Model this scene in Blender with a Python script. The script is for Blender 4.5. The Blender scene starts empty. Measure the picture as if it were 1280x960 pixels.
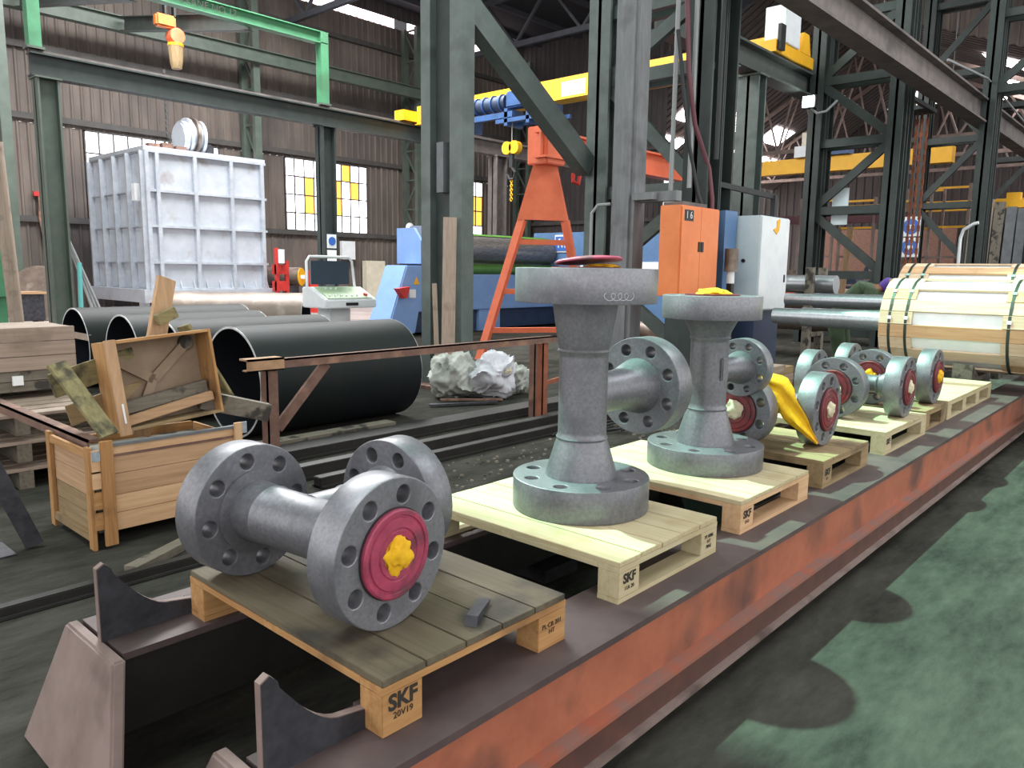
import bpy, bmesh, math, random
from mathutils import Vector, Matrix, noise
random.seed(7)
R = math.radians
PI = math.pi
SC = bpy.context.scene
COL = SC.collection

# ------------------------------------------------------------------ camera
CAMZ = 1.75
AX = (0.6720, -0.0993, 0.7339); AY = (-0.7404, -0.1078, 0.6634); AZ = (0.0133, -0.9892, -0.1460)
cd = bpy.data.cameras.new('camera'); cam = bpy.data.objects.new('camera', cd); COL.objects.link(cam)
cd.sensor_width = 36.0; cd.lens = 961.0 / 1280 * 36.0; cd.clip_start = 0.05; cd.clip_end = 300
rt = Vector((AX[0], AY[0], AZ[0])).normalized()
bk = -Vector((AX[2], AY[2], AZ[2])).normalized()
upv = bk.cross(rt).normalized(); rt = upv.cross(bk)
M4 = Matrix((rt, upv, bk)).transposed().to_4x4(); M4.translation = (0, 0, CAMZ)
cam.matrix_world = M4
SC.camera = cam

# ------------------------------------------------------------------ world, sun, fill lamps, exposure
SC.view_settings.view_transform = 'Standard'; SC.view_settings.look = 'None'
SC.view_settings.gamma = 1.0; SC.view_settings.use_curve_mapping = False
SC.view_settings.exposure = 0.55
W = bpy.data.worlds.new('world'); SC.world = W; W.use_nodes = True
W.node_tree.nodes['Background'].inputs[0].default_value = (1.0, 0.985, 0.97, 1)
W.node_tree.nodes['Background'].inputs[1].default_value = 1.45
sd = bpy.data.lights.new('sun', 'SUN'); sun = bpy.data.objects.new('sun', sd); COL.objects.link(sun)
sd.energy = 8.0; sd.angle = R(0.9); sd.color = (1, 0.97, 0.9)
SUN = Vector((0.10, -0.53, -1.0)).normalized()
sun.rotation_euler = (-SUN).to_track_quat('Z', 'Y').to_euler()
sun.location = (4, 8, 14)
def area(name, loc, sx, sy, power, color=(1, 1, 1), rot=(0, 0, 0)):
    d = bpy.data.lights.new(name, 'AREA'); d.shape = 'RECTANGLE'; d.size = sx; d.size_y = sy
    d.energy = power; d.color = color
    o = bpy.data.objects.new(name, d); COL.objects.link(o); o.location = loc; o.rotation_euler = rot
    return o
# added fill lamps under the closed roof, lifting the ambient light
area('roof_fill_near', (-2.0, 6.0, 14.6), 7, 10, 900, (0.95, 1.0, 0.98))
area('roof_fill_left', (12.0, 20.0, 14.6), 14, 8, 6500, (1.0, 1.0, 0.99))
area('roof_fill_right', (16.0, -3.0, 14.6), 14, 6, 1500, (0.97, 1.0, 1.0))

# ------------------------------------------------------------------ materials
def lin(h):
    h = h.lstrip('#'); c = [int(h[i:i+2], 16) / 255 for i in (0, 2, 4)]
    return tuple(((x / 12.92) if x <= 0.04045 else ((x + 0.055) / 1.055) ** 2.4) for x in c) + (1,)
def mat(name, c1, c2=None, scale=6, rough=0.6, metal=0.0, bump=0.0, stretch=(1, 1, 1), lo=0.35, hi=0.65,
        detail=5, c3=None, scale3=2.0, lo3=0.55, hi3=0.7, spec=0.5, bscale=None):
    m = bpy.data.materials.new(name); m.use_nodes = True
    nt = m.node_tree; N = nt.nodes; L = nt.links; b = N['Principled BSDF']
    b.inputs['Roughness'].default_value = rough; b.inputs['Metallic'].default_value = metal
    b.inputs['Specular IOR Level'].default_value = spec
    col1 = lin(c1) if isinstance(c1, str) else c1
    b.inputs['Base Color'].default_value = col1
    if c2 or bump:
        tc = N.new('ShaderNodeTexCoord'); mp = N.new('ShaderNodeMapping'); mp.inputs['Scale'].default_value = stretch
        L.new(tc.outputs['Object'], mp.inputs[0])
        nz = N.new('ShaderNodeTexNoise'); nz.inputs['Scale'].default_value = scale; nz.inputs['Detail'].default_value = detail
        nz.inputs['Roughness'].default_value = 0.65
        L.new(mp.outputs[0], nz.inputs[0])
    if c2:
        r = N.new('ShaderNodeValToRGB'); r.color_ramp.elements[0].position = lo; r.color_ramp.elements[1].position = hi
        r.color_ramp.elements[0].color = col1; r.color_ramp.elements[1].color = lin(c2)
        L.new(nz.outputs[0], r.inputs[0]); out = r.outputs[0]
        if c3:
            n3 = N.new('ShaderNodeTexNoise'); n3.inputs['Scale'].default_value = scale3; n3.inputs['Detail'].default_value = 6
            L.new(tc.outputs['Object'], n3.inputs[0])
            mr = N.new('ShaderNodeMapRange'); mr.inputs[1].default_value = lo3; mr.inputs[2].default_value = hi3
            L.new(n3.outputs[0], mr.inputs[0])
            mx = N.new('ShaderNodeMix'); mx.data_type = 'RGBA'
            L.new(mr.outputs[0], mx.inputs[0]); L.new(out, mx.inputs[6]); mx.inputs[7].default_value = lin(c3)
            out = mx.outputs[2]
        L.new(out, b.inputs['Base Color'])
    if bump:
        bp = N.new('ShaderNodeBump'); bp.inputs['Strength'].default_value = bump; bp.inputs['Distance'].default_value = 0.01
        src = nz
        if bscale:
            src = N.new('ShaderNodeTexNoise'); src.inputs['Scale'].default_value = bscale; src.inputs['Detail'].default_value = 4
            L.new(mp.outputs[0], src.inputs[0])
        L.new(src.outputs[0], bp.inputs['Height']); L.new(bp.outputs[0], b.inputs['Normal'])
    return m
def emit(name, c, s):
    m = bpy.data.materials.new(name); m.use_nodes = True
    b = m.node_tree.nodes['Principled BSDF']; b.inputs['Base Color'].default_value = lin(c)
    b.inputs['Emission Color'].default_value = lin(c); b.inputs['Emission Strength'].default_value = s
    return m
M = {}
M['steel'] = mat('blasted_steel', '#6d6e74', '#7f8086', 60, 0.42, 0.5, 0.12, c3='#595a5f', scale3=5, lo3=0.5, hi3=0.75)
M['steel2'] = mat('machined_steel', '#787980', '#8a8b91', 80, 0.4, 0.5, 0.06, c3='#66676c', scale3=4)
M['steeldark'] = mat('dark_steel', '#33343a', '#4a4a50', 12, 0.5, 0.5, 0.1)
M['chalk'] = mat('chalk', '#b9bcc0', None, rough=0.9)
M['shaft'] = mat('bright_shaft', '#b4b9be', '#a0a5ab', 30, 0.3, 0.7)
M['plug'] = mat('pink_plug', '#a8405c', '#8a304a', 14, 0.5, c3='#50353c', scale3=7, lo3=0.5, hi3=0.72)
M['plugdark'] = mat('maroon_plug', '#7d2a32', '#5e1f27', 14, 0.5, c3='#3c2226', scale3=9)
M['gasket'] = mat('gasket', '#2b2326', None, rough=0.6)
M['yellow_cloth'] = mat('yellow_cloth', '#f2c21a', '#d39a10', 8, 0.85)
M['white_cloth'] = mat('cream_cloth', '#d8d2b4', '#b8b096', 10, 0.9)
M['bag'] = mat('white_sack', '#d6d7de', '#b4b6be', 6, 0.8, bump=0.3)
M['bag2'] = mat('grey_sack', '#b9bcb6', '#8f938c', 6, 0.8, bump=0.3)
def wood(name, a, b, g='x', c3=None, lo3=0.55, hi3=0.72, s3=3.0):
    st = {'x': (1.2, 22, 22), 'y': (22, 1.2, 22), 'z': (22, 22, 1.2)}[g]
    return mat(name, a, b, 1.6, 0.75, 0, 0.12, st, 0.3, 0.7, 6, c3, s3, lo3, hi3)
for g in 'xyz':
    M['fresh' + g] = wood('fresh_pine_' + g, '#d2b08a', '#bb936c', g, '#a5835c', 0.62, 0.8)
    M['pale' + g] = wood('pale_pine_' + g, '#c0b595', '#ab9c78', g, '#a39068', 0.6, 0.8)
    M['tan' + g] = wood('tan_wood_' + g, '#b98f5c', '#95683c', g, '#6b4b30', 0.56, 0.75)
    M['dirty' + g] = wood('oily_wood_' + g, '#6a604c', '#544b3c', g, '#37322a', 0.5, 0.7, 4)
    M['brown' + g] = wood('dusty_wood_' + g, '#9c8663', '#7d6848', g, '#5a4a35', 0.55, 0.75)
    M['pink' + g] = wood('pinkish_wood_' + g, '#bf9c7a', '#a07f5e', g, '#7d5c48', 0.6, 0.78)
    M['rollw' + g] = wood('packing_board_' + g, '#dcc8b0', '#c8ad8e', g, '#a98a6c', 0.62, 0.8)
    M['moss' + g] = wood('mossy_wood_' + g, '#8d835c', '#6c6342', g, '#3f3b2c', 0.5, 0.65, 9)
    M['greyw' + g] = wood('grey_wood_' + g, '#7d7669', '#5d564c', g, '#33302c', 0.52, 0.62, 7)
    M['weath' + g] = wood('weathered_board_' + g, '#a39284', '#877668', g, '#6a5c52', 0.55, 0.75)
M['fibre'] = mat('fibreboard', '#94816d', '#84725f', 5, 0.85, c3='#6c5c4d', scale3=3)
M['orange_prime'] = mat('red_oxide_primer', '#a8644a', '#96563f', 5, 0.6, bump=0.08, c3='#5a3d36', scale3=2.6, lo3=0.52, hi3=0.74)
M['skid_top'] = mat('worn_skid_top', '#4a3d3e', '#5a4a48', 5, 0.6, 0.1, 0.08, c3='#3c3334', scale3=2)
M['skid_end'] = mat('skid_end_plate', '#8a7873', '#786660', 4, 0.65, 0.1, 0.06, c3='#54433f', scale3=3)
M['skid_edge'] = mat('skid_edge', '#a0583f', '#7d6660', 6, 0.6)
M['skid_low'] = mat('brown_flange', '#5c3a31', '#4a302b', 6, 0.65)
M['railblack'] = mat('oily_rail_web_shade', '#1e1d1c', '#2a2826', 6, 0.6, 0.2, 0.1)
M['rust'] = mat('rusty_bar', '#7a5f54', '#654a40', 7, 0.8, 0.1, 0.1, c3='#96735f', scale3=4)
M['rustpost'] = mat('rust_orange_post', '#9a5c42', '#7d4a38', 7, 0.8, 0.1, 0.1)
M['rustlight'] = mat('bare_wood_steel', '#b08d6c', '#8f6f55', 7, 0.8)
M['green'] = mat('green_steel', '#5f6a67', '#545e5b', 4, 0.5, 0.1, 0.04, c3='#414b48', scale3=1.2)
M['greendk'] = mat('dark_green_steel', '#353e3c', '#2b3332', 3, 0.55, 0.1, 0.04, c3='#2a3130', scale3=1.0)
M['greenbr'] = mat('bright_green_paint', '#478560', '#3c7252', 2, 0.55, c3='#3d6a4c', scale3=0.8)
M['greenmid'] = mat('dull_green_paint', '#525d54', '#454f48', 2, 0.55)
M['grey_col'] = mat('grey_column', '#7b7d80', '#68696d', 3, 0.7, 0.0, 0.1, (3, 3, 0.5), c3='#57575a', scale3=1.5)
M['girder'] = mat('dusty_girder', '#6f6764', '#5a5453', 3, 0.7, 0.1, c3='#4a4646', scale3=1.0)
M['runway'] = mat('grey_runway', '#4e5451', '#434846', 3, 0.65, 0.1)
M['yellow'] = mat('crane_yellow', '#f0b41c', '#e2a616', 2, 0.5)
M['blue'] = mat('machine_blue', '#7f9fd0', '#7696c8', 2, 0.45)
M['bluedk'] = mat('machine_navy', '#2c3a55', '#243048', 3, 0.5)
M['bluehoist'] = mat('hoist_blue', '#31568c', '#27466f', 3, 0.5)
M['blueside'] = mat('machine_side_blue', '#56779f', '#4c6c94', 2, 0.5)
M['orange'] = mat('orange_paint', '#ee7a55', '#e06c48', 3, 0.55)
M['cabo'] = mat('cabinet_orange', '#e08048', '#d4723a', 2, 0.45)
M['hoistor'] = mat('hoist_orange', '#c8702c', '#a85a22', 6, 0.6)
M['silver'] = mat('silver_paint', '#c3c9d2', '#b2b8c2', 1.5, 0.42, 0.35, c3='#9a8f8c', scale3=1.6, lo3=0.6, hi3=0.8)
M['silverrib'] = mat('silver_rib', '#b9bfc8', '#a4aab3', 3, 0.45, 0.35)
M['white'] = mat('white_paint', '#dfe3e6', '#d2d6da', 3, 0.45)
M['cream'] = mat('cream_paint', '#d9d2bf', '#c9c1ad', 3, 0.5)
M['cab_grey'] = mat('pale_cabinet', '#c4d0d6', '#b6c3c9', 2, 0.4)
M['consgreen'] = mat('console_green', '#a9bd9c', '#9ab08e', 4, 0.5)
M['screen'] = mat('dark_screen', '#3a4654', None, rough=0.2)
M['black'] = mat('black', '#121315', None, rough=0.5)
M['grey'] = mat('mid_grey', '#6d7074', '#5d6064', 5, 0.6)
M['red'] = mat('red_paint', '#c8332c', '#a92722', 4, 0.5)
M['purple'] = mat('purple_cloth', '#5b3f96', '#48317a', 8, 0.85)
M['overall'] = mat('green_overall', '#46583f', '#394934', 9, 0.9, bump=0.2)
M['skin'] = mat('skin', '#7a5238', None, rough=0.6)
M['pipe'] = mat('pipe_dark_green', '#151c1a', '#11181a', 2, 0.62, 0.0, c3='#171922', scale3=1.3, spec=0.25)
M['pipein'] = mat('pipe_bore', '#1c2029', '#16191f', 2, 0.5, 0.2)
M['pipeend'] = mat('pipe_cut_edge', '#c6c9cc', '#a5a6a6', 8, 0.45, 0.4)
M['rustpipe'] = mat('brown_plate', '#75665c', '#5d5049', 3, 0.45, 0.3, c3='#94887c', scale3=2)
M['rollgreen'] = mat('roll_green', '#5b8a3c', '#4a7432', 3, 0.4, 0.2)
M['rollsteel'] = mat('roll_steel', '#95908d', '#6f6a67', 5, 0.32, 0.6, stretch=(1, 6, 6))
M['strap'] = mat('strap', '#2d3a36', None, rough=0.4)
M['clip'] = mat('strap_clip', '#c9d2d4', None, rough=0.25, metal=0.8)
M['wrap'] = mat('white_wrap', '#eef2f5', '#dfe6eb', 4, 0.4)
M['hose'] = mat('dark_red_hose', '#5b2f38', None, rough=0.5)
M['cable'] = mat('cable_grey', '#8a8d8f', None, rough=0.6)
M['cabledk'] = mat('cable_dark', '#222326', None, rough=0.6)
M['ink'] = mat('stencil_ink', '#2b2722', None, rough=0.8)
M['paper'] = mat('paper_label', '#e6e8ea', None, rough=0.6)
M['signblue'] = mat('sign_blue', '#2f5fae', None, rough=0.5)
M['tag'] = mat('tin_tag', '#b7c6d2', '#93a3b0', 20, 0.35, 0.5)
M['clad'] = mat('cladding', '#71665f', '#5d544f', 1.2, 0.7, 0.1, 0.0, (3, 3, 0.4), c3='#4a4442', scale3=0.25, lo3=0.45, hi3=0.7)
M['claddk'] = mat('dark_cladding', '#4b4645', '#3b3737', 1.2, 0.75, 0.1, 0.0, (3, 3, 0.4))
M['girt'] = mat('girt_steel', '#4f4c4a', '#413f3e', 2, 0.7, 0.1)
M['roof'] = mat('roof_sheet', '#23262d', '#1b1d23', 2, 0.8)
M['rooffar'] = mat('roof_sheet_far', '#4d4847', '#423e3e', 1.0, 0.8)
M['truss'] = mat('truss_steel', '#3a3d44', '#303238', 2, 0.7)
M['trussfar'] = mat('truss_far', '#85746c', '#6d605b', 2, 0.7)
M['brick'] = mat('brickwork', '#8a6a5c', '#75594e', 8, 0.85)
M['turq'] = mat('turquoise_pipe', '#4f9a98', None, rough=0.5)
M['pane'] = emit('bright_pane', '#f6f4ff', 3.6)
M['pane2'] = emit('dim_pane', '#e9dfe0', 1.3)
M['amber'] = emit('amber_pane', '#ffb648', 1.2)
M['strip'] = emit('light_strip', '#ffe9f2', 3.0)
M['sky_pane'] = emit('roof_light', '#fff4f4', 14.0)
M['lamp'] = emit('lamp_glow', '#f4fff8', 30.0)
# translucent green roof sheet: light passes tinted
gm = bpy.data.materials.new('green_roof_sheet'); gm.use_nodes = True
nt = gm.node_tree; nt.nodes.remove(nt.nodes['Principled BSDF'])
tb = nt.nodes.new('ShaderNodeBsdfTransparent'); tb.inputs[0].default_value = (0.37, 0.78, 0.62, 1)
nt.links.new(tb.outputs[0], nt.nodes['Material Output'].inputs[0]); M['sheet'] = gm
# floor
fm = bpy.data.materials.new('shop_floor'); fm.use_nodes = True
nt = fm.node_tree; N = nt.nodes; L = nt.links; b = N['Principled BSDF']; b.inputs['Roughness'].default_value = 0.95
b.inputs['Specular IOR Level'].default_value = 0.02
tc = N.new('ShaderNodeTexCoord'); sp = N.new('ShaderNodeSeparateXYZ'); L.new(tc.outputs['Object'], sp.inputs[0])
n1 = N.new('ShaderNodeTexNoise'); n1.inputs['Scale'].default_value = 0.9; n1.inputs['Detail'].default_value = 8; n1.inputs['Roughness'].default_value = 0.7
L.new(tc.outputs['Object'], n1.inputs[0])
r1 = N.new('ShaderNodeValToRGB'); r1.color_ramp.elements[0].position = 0.35; r1.color_ramp.elements[1].position = 0.7
r1.color_ramp.elements[0].color = lin('#1a1816'); r1.color_ramp.elements[1].color = lin('#34312c'); L.new(n1.outputs[0], r1.inputs[0])
mp = N.new('ShaderNodeMapping'); mp.inputs['Scale'].default_value = (1, 3, 1); L.new(tc.outputs['Object'], mp.inputs[0])
n2 = N.new('ShaderNodeTexNoise'); n2.inputs['Scale'].default_value = 1.4; n2.inputs['Detail'].default_value = 10; n2.inputs['Roughness'].default_value = 0.75
L.new(mp.outputs[0], n2.inputs[0])
r2 = N.new('ShaderNodeValToRGB'); r2.color_ramp.elements[0].position = 0.3; r2.color_ramp.elements[1].position = 0.75
r2.color_ramp.elements[0].color = lin('#272725'); r2.color_ramp.elements[1].color = lin('#504f49'); L.new(n2.outputs[0], r2.inputs[0])
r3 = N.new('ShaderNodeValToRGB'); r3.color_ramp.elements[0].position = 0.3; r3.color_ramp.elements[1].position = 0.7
r3.color_ramp.elements[0].color = lin('#8d8380'); r3.color_ramp.elements[1].color = lin('#b3a5a2'); L.new(n1.outputs[0], r3.inputs[0])  # pinkish far concrete, with window light partly put into the paler tone
def ramp01(sock, a, bb):
    mr = N.new('ShaderNodeMapRange'); mr.inputs[1].default_value = a; mr.inputs[2].default_value = bb
    ad = N.new('ShaderNodeMath'); ad.operation = 'MULTIPLY_ADD'; L.new(n1.outputs[0], ad.inputs[0]); ad.inputs[1].default_value = 1.6
    L.new(sock, ad.inputs[2]); L.new(ad.outputs[0], mr.inputs[0]); return mr.outputs[0]
def mixc(f, a, bb):
    mx = N.new('ShaderNodeMix'); mx.data_type = 'RGBA'; L.new(f, mx.inputs[0]); L.new(a, mx.inputs[6]); L.new(bb, mx.inputs[7]); return mx.outputs[2]
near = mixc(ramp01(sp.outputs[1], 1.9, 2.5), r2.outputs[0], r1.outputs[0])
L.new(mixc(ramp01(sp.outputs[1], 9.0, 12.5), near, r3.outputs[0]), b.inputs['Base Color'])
bp = N.new('ShaderNodeBump'); bp.inputs['Strength'].default_value = 0.5; bp.inputs['Distance'].default_value = 0.03
n4 = N.new('ShaderNodeTexNoise'); n4.inputs['Scale'].default_value = 9; n4.inputs['Detail'].default_value = 9; L.new(tc.outputs['Object'], n4.inputs[0])
L.new(n4.outputs[0], bp.inputs['Height']); L.new(bp.outputs[0], b.inputs['Normal'])
M['floor'] = fm

# ------------------------------------------------------------------ mesh helpers
def rootloc(o):
    v = Vector((0, 0, 0))
    while o is not None:
        v += o.location; o = o.parent
    return v
def frame(axis, upv=(0, 0, 1)):
    z = Vector(axis).normalized(); u = Vector(upv)
    if abs(z.dot(u.normalized())) > 0.999: u = Vector((1, 0, 0))
    x = u.cross(z).normalized(); y = z.cross(x)
    return Matrix((x, y, z)).transposed()
class MB:
    def __init__(s): s.v = []; s.f = []
    def add(s, vs, fs):
        k = len(s.v); s.v += [Vector(p) for p in vs]; s.f += [tuple(i + k for i in f) for f in fs]; return s
    def box(s, a, b, M3=None, o=(0, 0, 0)):
        x0, y0, z0 = a; x1, y1, z1 = b
        vs = [(x0,y0,z0),(x1,y0,z0),(x1,y1,z0),(x0,y1,z0),(x0,y0,z1),(x1,y0,z1),(x1,y1,z1),(x0,y1,z1)]
        if M3 is not None: vs = [M3 @ Vector(p) + Vector(o) for p in vs]
        elif tuple(o) != (0, 0, 0): vs = [Vector(p) + Vector(o) for p in vs]
        return s.add(vs, [(3,2,1,0),(4,5,6,7),(0,1,5,4),(1,2,6,5),(2,3,7,6),(3,0,4,7)])
    def bar(s, p0, p1, w, h, up=(0, 0, 1)):
        p0 = Vector(p0); p1 = Vector(p1); F = frame(p1 - p0, up)
        return s.box((-w/2, -h/2, 0), (w/2, h/2, (p1 - p0).length), F, p0)
    def ibar(s, p0, p1, w, h, t=0.03, up=(0, 0, 1)):
        p0 = Vector(p0); p1 = Vector(p1); F = frame(p1 - p0, up); L_ = (p1 - p0).length
        s.box((-w/2, h/2 - t, 0), (w/2, h/2, L_), F, p0); s.box((-w/2, -h/2, 0), (w/2, -h/2 + t, L_), F, p0)
        return s.box((-t/2, -h/2 + t, 0), (t/2, h/2 - t, L_), F, p0)
    def lathe(s, prof, o=(0, 0, 0), axis=(0, 0, 1), n=32, caps=True):
        F = frame(axis); o = Vector(o); vs = []; fs = []
        for r, z in prof:
            for i in range(n):
                a = 2 * PI * i / n; vs.append(F @ Vector((r * math.cos(a), r * math.sin(a), z)) + o)
        for j in range(len(prof) - 1):
            for i in range(n):
                fs.append((j*n + i, j*n + (i+1) % n, (j+1)*n + (i+1) % n, (j+1)*n + i))
        if caps:
            fs.append(tuple(reversed(range(n)))); fs.append(tuple(range((len(prof)-1)*n, len(prof)*n)))
        return s.add(vs, fs)
    def cyl(s, p0, p1, r, n=12, r2=None):
        p0 = Vector(p0); p1 = Vector(p1)
        return s.lathe([(r, 0), (r if r2 is None else r2, (p1 - p0).length)], p0, p1 - p0, n)
    def tube(s, pts, r, n=8):
        pts = [Vector(p) for p in pts]; vs = []; fs = []
        prev = None
        for i, p in enumerate(pts):
            d = (pts[min(i+1, len(pts)-1)] - pts[max(i-1, 0)])
            F = frame(d, (0.31, 0.17, 0.93)) if prev is None else None
            if prev is not None:
                z = d.normalized(); x = (prev - z * prev.dot(z)).normalized(); F = Matrix((x, z.cross(x), z)).transposed()
            prev = F @ Vector((1, 0, 0))
            for k in range(n):
                a = 2*PI*k/n; vs.append(F @ Vector((r*math.cos(a), r*math.sin(a), 0)) + p)
        for i in range(len(pts)-1):
            for k in range(n): fs.append((i*n+k, i*n+(k+1) % n, (i+1)*n+(k+1) % n, (i+1)*n+k))
        fs.append(tuple(reversed(range(n)))); fs.append(tuple(range((len(pts)-1)*n, len(pts)*n)))
        return s.add(vs, fs)
    def prism(s, poly, fn0, fn1):
        n = len(poly); vs = [fn0(*p) for p in poly] + [fn1(*p) for p in poly]
        return s.add(vs, [tuple(reversed(range(n))), tuple(range(n, 2*n))] + [(i, (i+1) % n, n+(i+1) % n, n+i) for i in range(n)])
    def mesh(s, me, M3=None, o=(0, 0, 0)):
        o = Vector(o)
        return s.add([(M3 @ v.co if M3 is not None else v.co) + o for v in me.vertices], [tuple(p.vertices) for p in me.polygons])
    def build(s, name, m, parent=None, bevel=0, smooth=None, local=False):
        me = bpy.data.meshes.new(name); off = Vector((0, 0, 0)) if local or parent is None else rootloc(parent)
        if parent is None:      # origin at the middle of the base
            xs, ys, zs = [[v[i] for v in s.v] for i in range(3)]
            off = Vector(((min(xs) + max(xs))/2, (min(ys) + max(ys))/2, min(zs)))
        me.from_pydata([v - off for v in s.v], [], s.f); me.update()
        bm = bmesh.new(); bm.from_mesh(me)
        bmesh.ops.recalc_face_normals(bm, faces=bm.faces)
        if bevel: bmesh.ops.bevel(bm, geom=[e for e in bm.edges if len(e.link_faces) == 2 and e.calc_face_angle() > 0.6], offset=bevel, segments=2, affect='EDGES', clamp_overlap=True)
        bm.to_mesh(me); bm.free()
        if smooth or bevel:
            me.shade_smooth(); me.set_sharp_from_angle(angle=R(smooth or 40))
        me.materials.append(M[m] if isinstance(m, str) else m)
        o = bpy.data.objects.new(name, me); COL.objects.link(o); o.parent = parent
        if parent is None: o.location = off
        return o
def tag(o, label, cat, group=None, kind=None):
    o['label'] = label; o['category'] = cat
    if group: o['group'] = group
    if kind: o['kind'] = kind
    return o
def thing(name, label, cat, loc=(0, 0, 0), group=None):
    o = bpy.data.objects.new(name, None); COL.objects.link(o); o.location = loc; o.empty_display_size = 0.1
    return tag(o, label, cat, group)
def struct(o): o['kind'] = 'structure'; return o
def dup(root, loc, rz=0, label=None):
    r = root.copy(); COL.objects.link(r); r.location = loc; r.rotation_euler = (0, 0, rz)
    if label: r['label'] = label
    for ch in list(root.children):
        c = ch.copy(); COL.objects.link(c); c.parent = r
        for g in list(ch.children):
            d = g.copy(); COL.objects.link(d); d.parent = c
    return r
def text(body, size, o, xdir, ydir, m, parent, name='lettering', extrude=0.0006, align='CENTER', bold=0.0):
    cu = bpy.data.curves.new('txt', 'FONT'); cu.body = body; cu.size = size; cu.extrude = extrude
    cu.offset = bold; cu.align_x = align; cu.align_y = 'CENTER'; cu.resolution_u = 3
    ob = bpy.data.objects.new('txt', cu); COL.objects.link(ob)
    me = bpy.data.meshes.new_from_object(ob.evaluated_get(bpy.context.evaluated_depsgraph_get()))
    bpy.data.objects.remove(ob)
    x = Vector(xdir).normalized(); y = Vector(ydir).normalized(); z = x.cross(y)
    mb = MB().mesh(me, Matrix((x, y, z)).transposed(), o)
    return mb.build(name, m, parent)
FL = {}
def flange_me(D, t, n, rh, rb, bore):
    k = (D, t, n, rh, rb, bore)
    if k in FL: return FL[k]
    cu = bpy.data.curves.new('fl', 'CURVE'); cu.dimensions = '2D'; cu.fill_mode = 'BOTH'; cu.extrude = t/2 - 0.004
    cu.bevel_depth = 0.004; cu.bevel_resolution = 1
    def circ(cx, cy, r, seg):
        sp_ = cu.splines.new('POLY'); sp_.points.add(seg - 1)
        for i in range(seg): sp_.points[i].co = (cx + r*math.cos(2*PI*i/seg), cy + r*math.sin(2*PI*i/seg), 0, 1)
        sp_.use_cyclic_u = True
    circ(0, 0, D/2 - 0.004, 72); circ(0, 0, bore + 0.004, 32)
    for i in range(n):
        a = 2*PI*(i + 0.5)/n; circ(rb*math.cos(a), rb*math.sin(a), rh + 0.004, 20)
    ob = bpy.data.objects.new('fl', cu); COL.objects.link(ob)
    me = bpy.data.meshes.new_from_object(ob.evaluated_get(bpy.context.evaluated_depsgraph_get()))
    bpy.data.objects.remove(ob); FL[k] = me; return me
def flange(name, D, t, c, axis, m, parent, n=8, rh=0.029, bore=0.06, rbf=0.385, spin=0.0):
    me = flange_me(D, t, n, rh, D*rbf, bore)
    F = frame(axis) @ Matrix.Rotation(spin, 3, 'Z')
    mb = MB().mesh(me, F, c); mb_o = mb.build(name, m, parent, smooth=35)
    return mb_o
def crumple(name, m, parent, c, r, flat, seed, sub=3, amp=0.35, freq=3.0):
    bm = bmesh.new(); bmesh.ops.create_icosphere(bm, subdivisions=sub, radius=1.0)
    vs = []
    for v in bm.verts:
        d = noise.fractal(v.co*freq + Vector((seed*7.1, seed*3.3, 0)), 1.0, 2.0, 3)
        e = abs(noise.noise(v.co*freq*1.7 + Vector((0, seed*5.7, 1))))
        v.co = v.co * (1 + amp*d - amp*0.8*e)
    mb = MB(); F = Matrix.Diagonal(flat) * r
    mb.add([F @ v.co + Vector(c) for v in bm.verts], [tuple(x.index for x in f.verts) for f in bm.faces]); bm.free()
    return mb.build(name, m, parent, smooth=55)
def solid(name, a, b, m, label, cat, bevel=0.0, group=None):
    return tag(MB().box(a, b).build(name, m, None, bevel), label, cat, group)

# ================================================================== SETTING
floor = struct(MB().box((-14, -14, -0.2), (64, 36, 0)).build('floor', 'floor'))
def corr(x0, x1, z0, z1, fn, pitch=0.36, d=0.055):
    mb = MB(); n = max(1, round((x1 - x0)/pitch)); p = (x1 - x0)/n; prof = []
    for i in range(n):
        a = x0 + i*p; prof += [(a, 0), (a + p*0.62, 0), (a + p*0.72, d), (a + p*0.9, d)]
    prof.append((x1, 0)); k = len(prof)
    vs = [fn(u, w, z0) for u, w in prof] + [fn(u, w, z1) for u, w in prof]
    mb.add(vs, [(i, i+1, k+i+1, k+i) for i in range(k-1)])
    return mb
YW = 33.0
fnL = lambda u, w, z: (u, YW - w, z)
ZS, ZT = 3.50, 6.90
wl = struct(MB().box((-2, YW + 0.10, 0), (46, YW + 0.25, 0.5)).build('wall_left', 'claddk'))
wins = [(11.6, 17.1), (20.3, 25.1), (31.2, 33.6)]
corr(-2, 46, 0, ZS, fnL).build('cladding_sheet', 'clad', wl)
corr(-2, 46, ZT, 14.1, fnL).build('cladding_sheet', 'clad', wl)
corr(-2, 46, 14.55, 15.2, fnL).build('cladding_sheet', 'claddk', wl)
xs = [-2] + [v for w in wins for v in w] + [46]
for i in range(0, len(xs), 2):
    corr(xs[i], xs[i+1], ZS, ZT, fnL).build('cladding_sheet', 'clad', wl)
for z in (3.42, 7.12, 9.6, 12.9):
    MB().box((-2, YW - 0.22, z - 0.11), (46, YW - 0.06, z + 0.11)).build('girt', 'girt', wl)
for k, (x0, x1) in enumerate([(9.7, 17.9), (18.6, 27.0), (27.9, 36.0), (37.0, 45.0)]):
    MB().box((x0, YW - 0.02, 14.1), (x1, YW + 0.03, 14.55)).build('light_strip', 'strip', wl)
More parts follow.
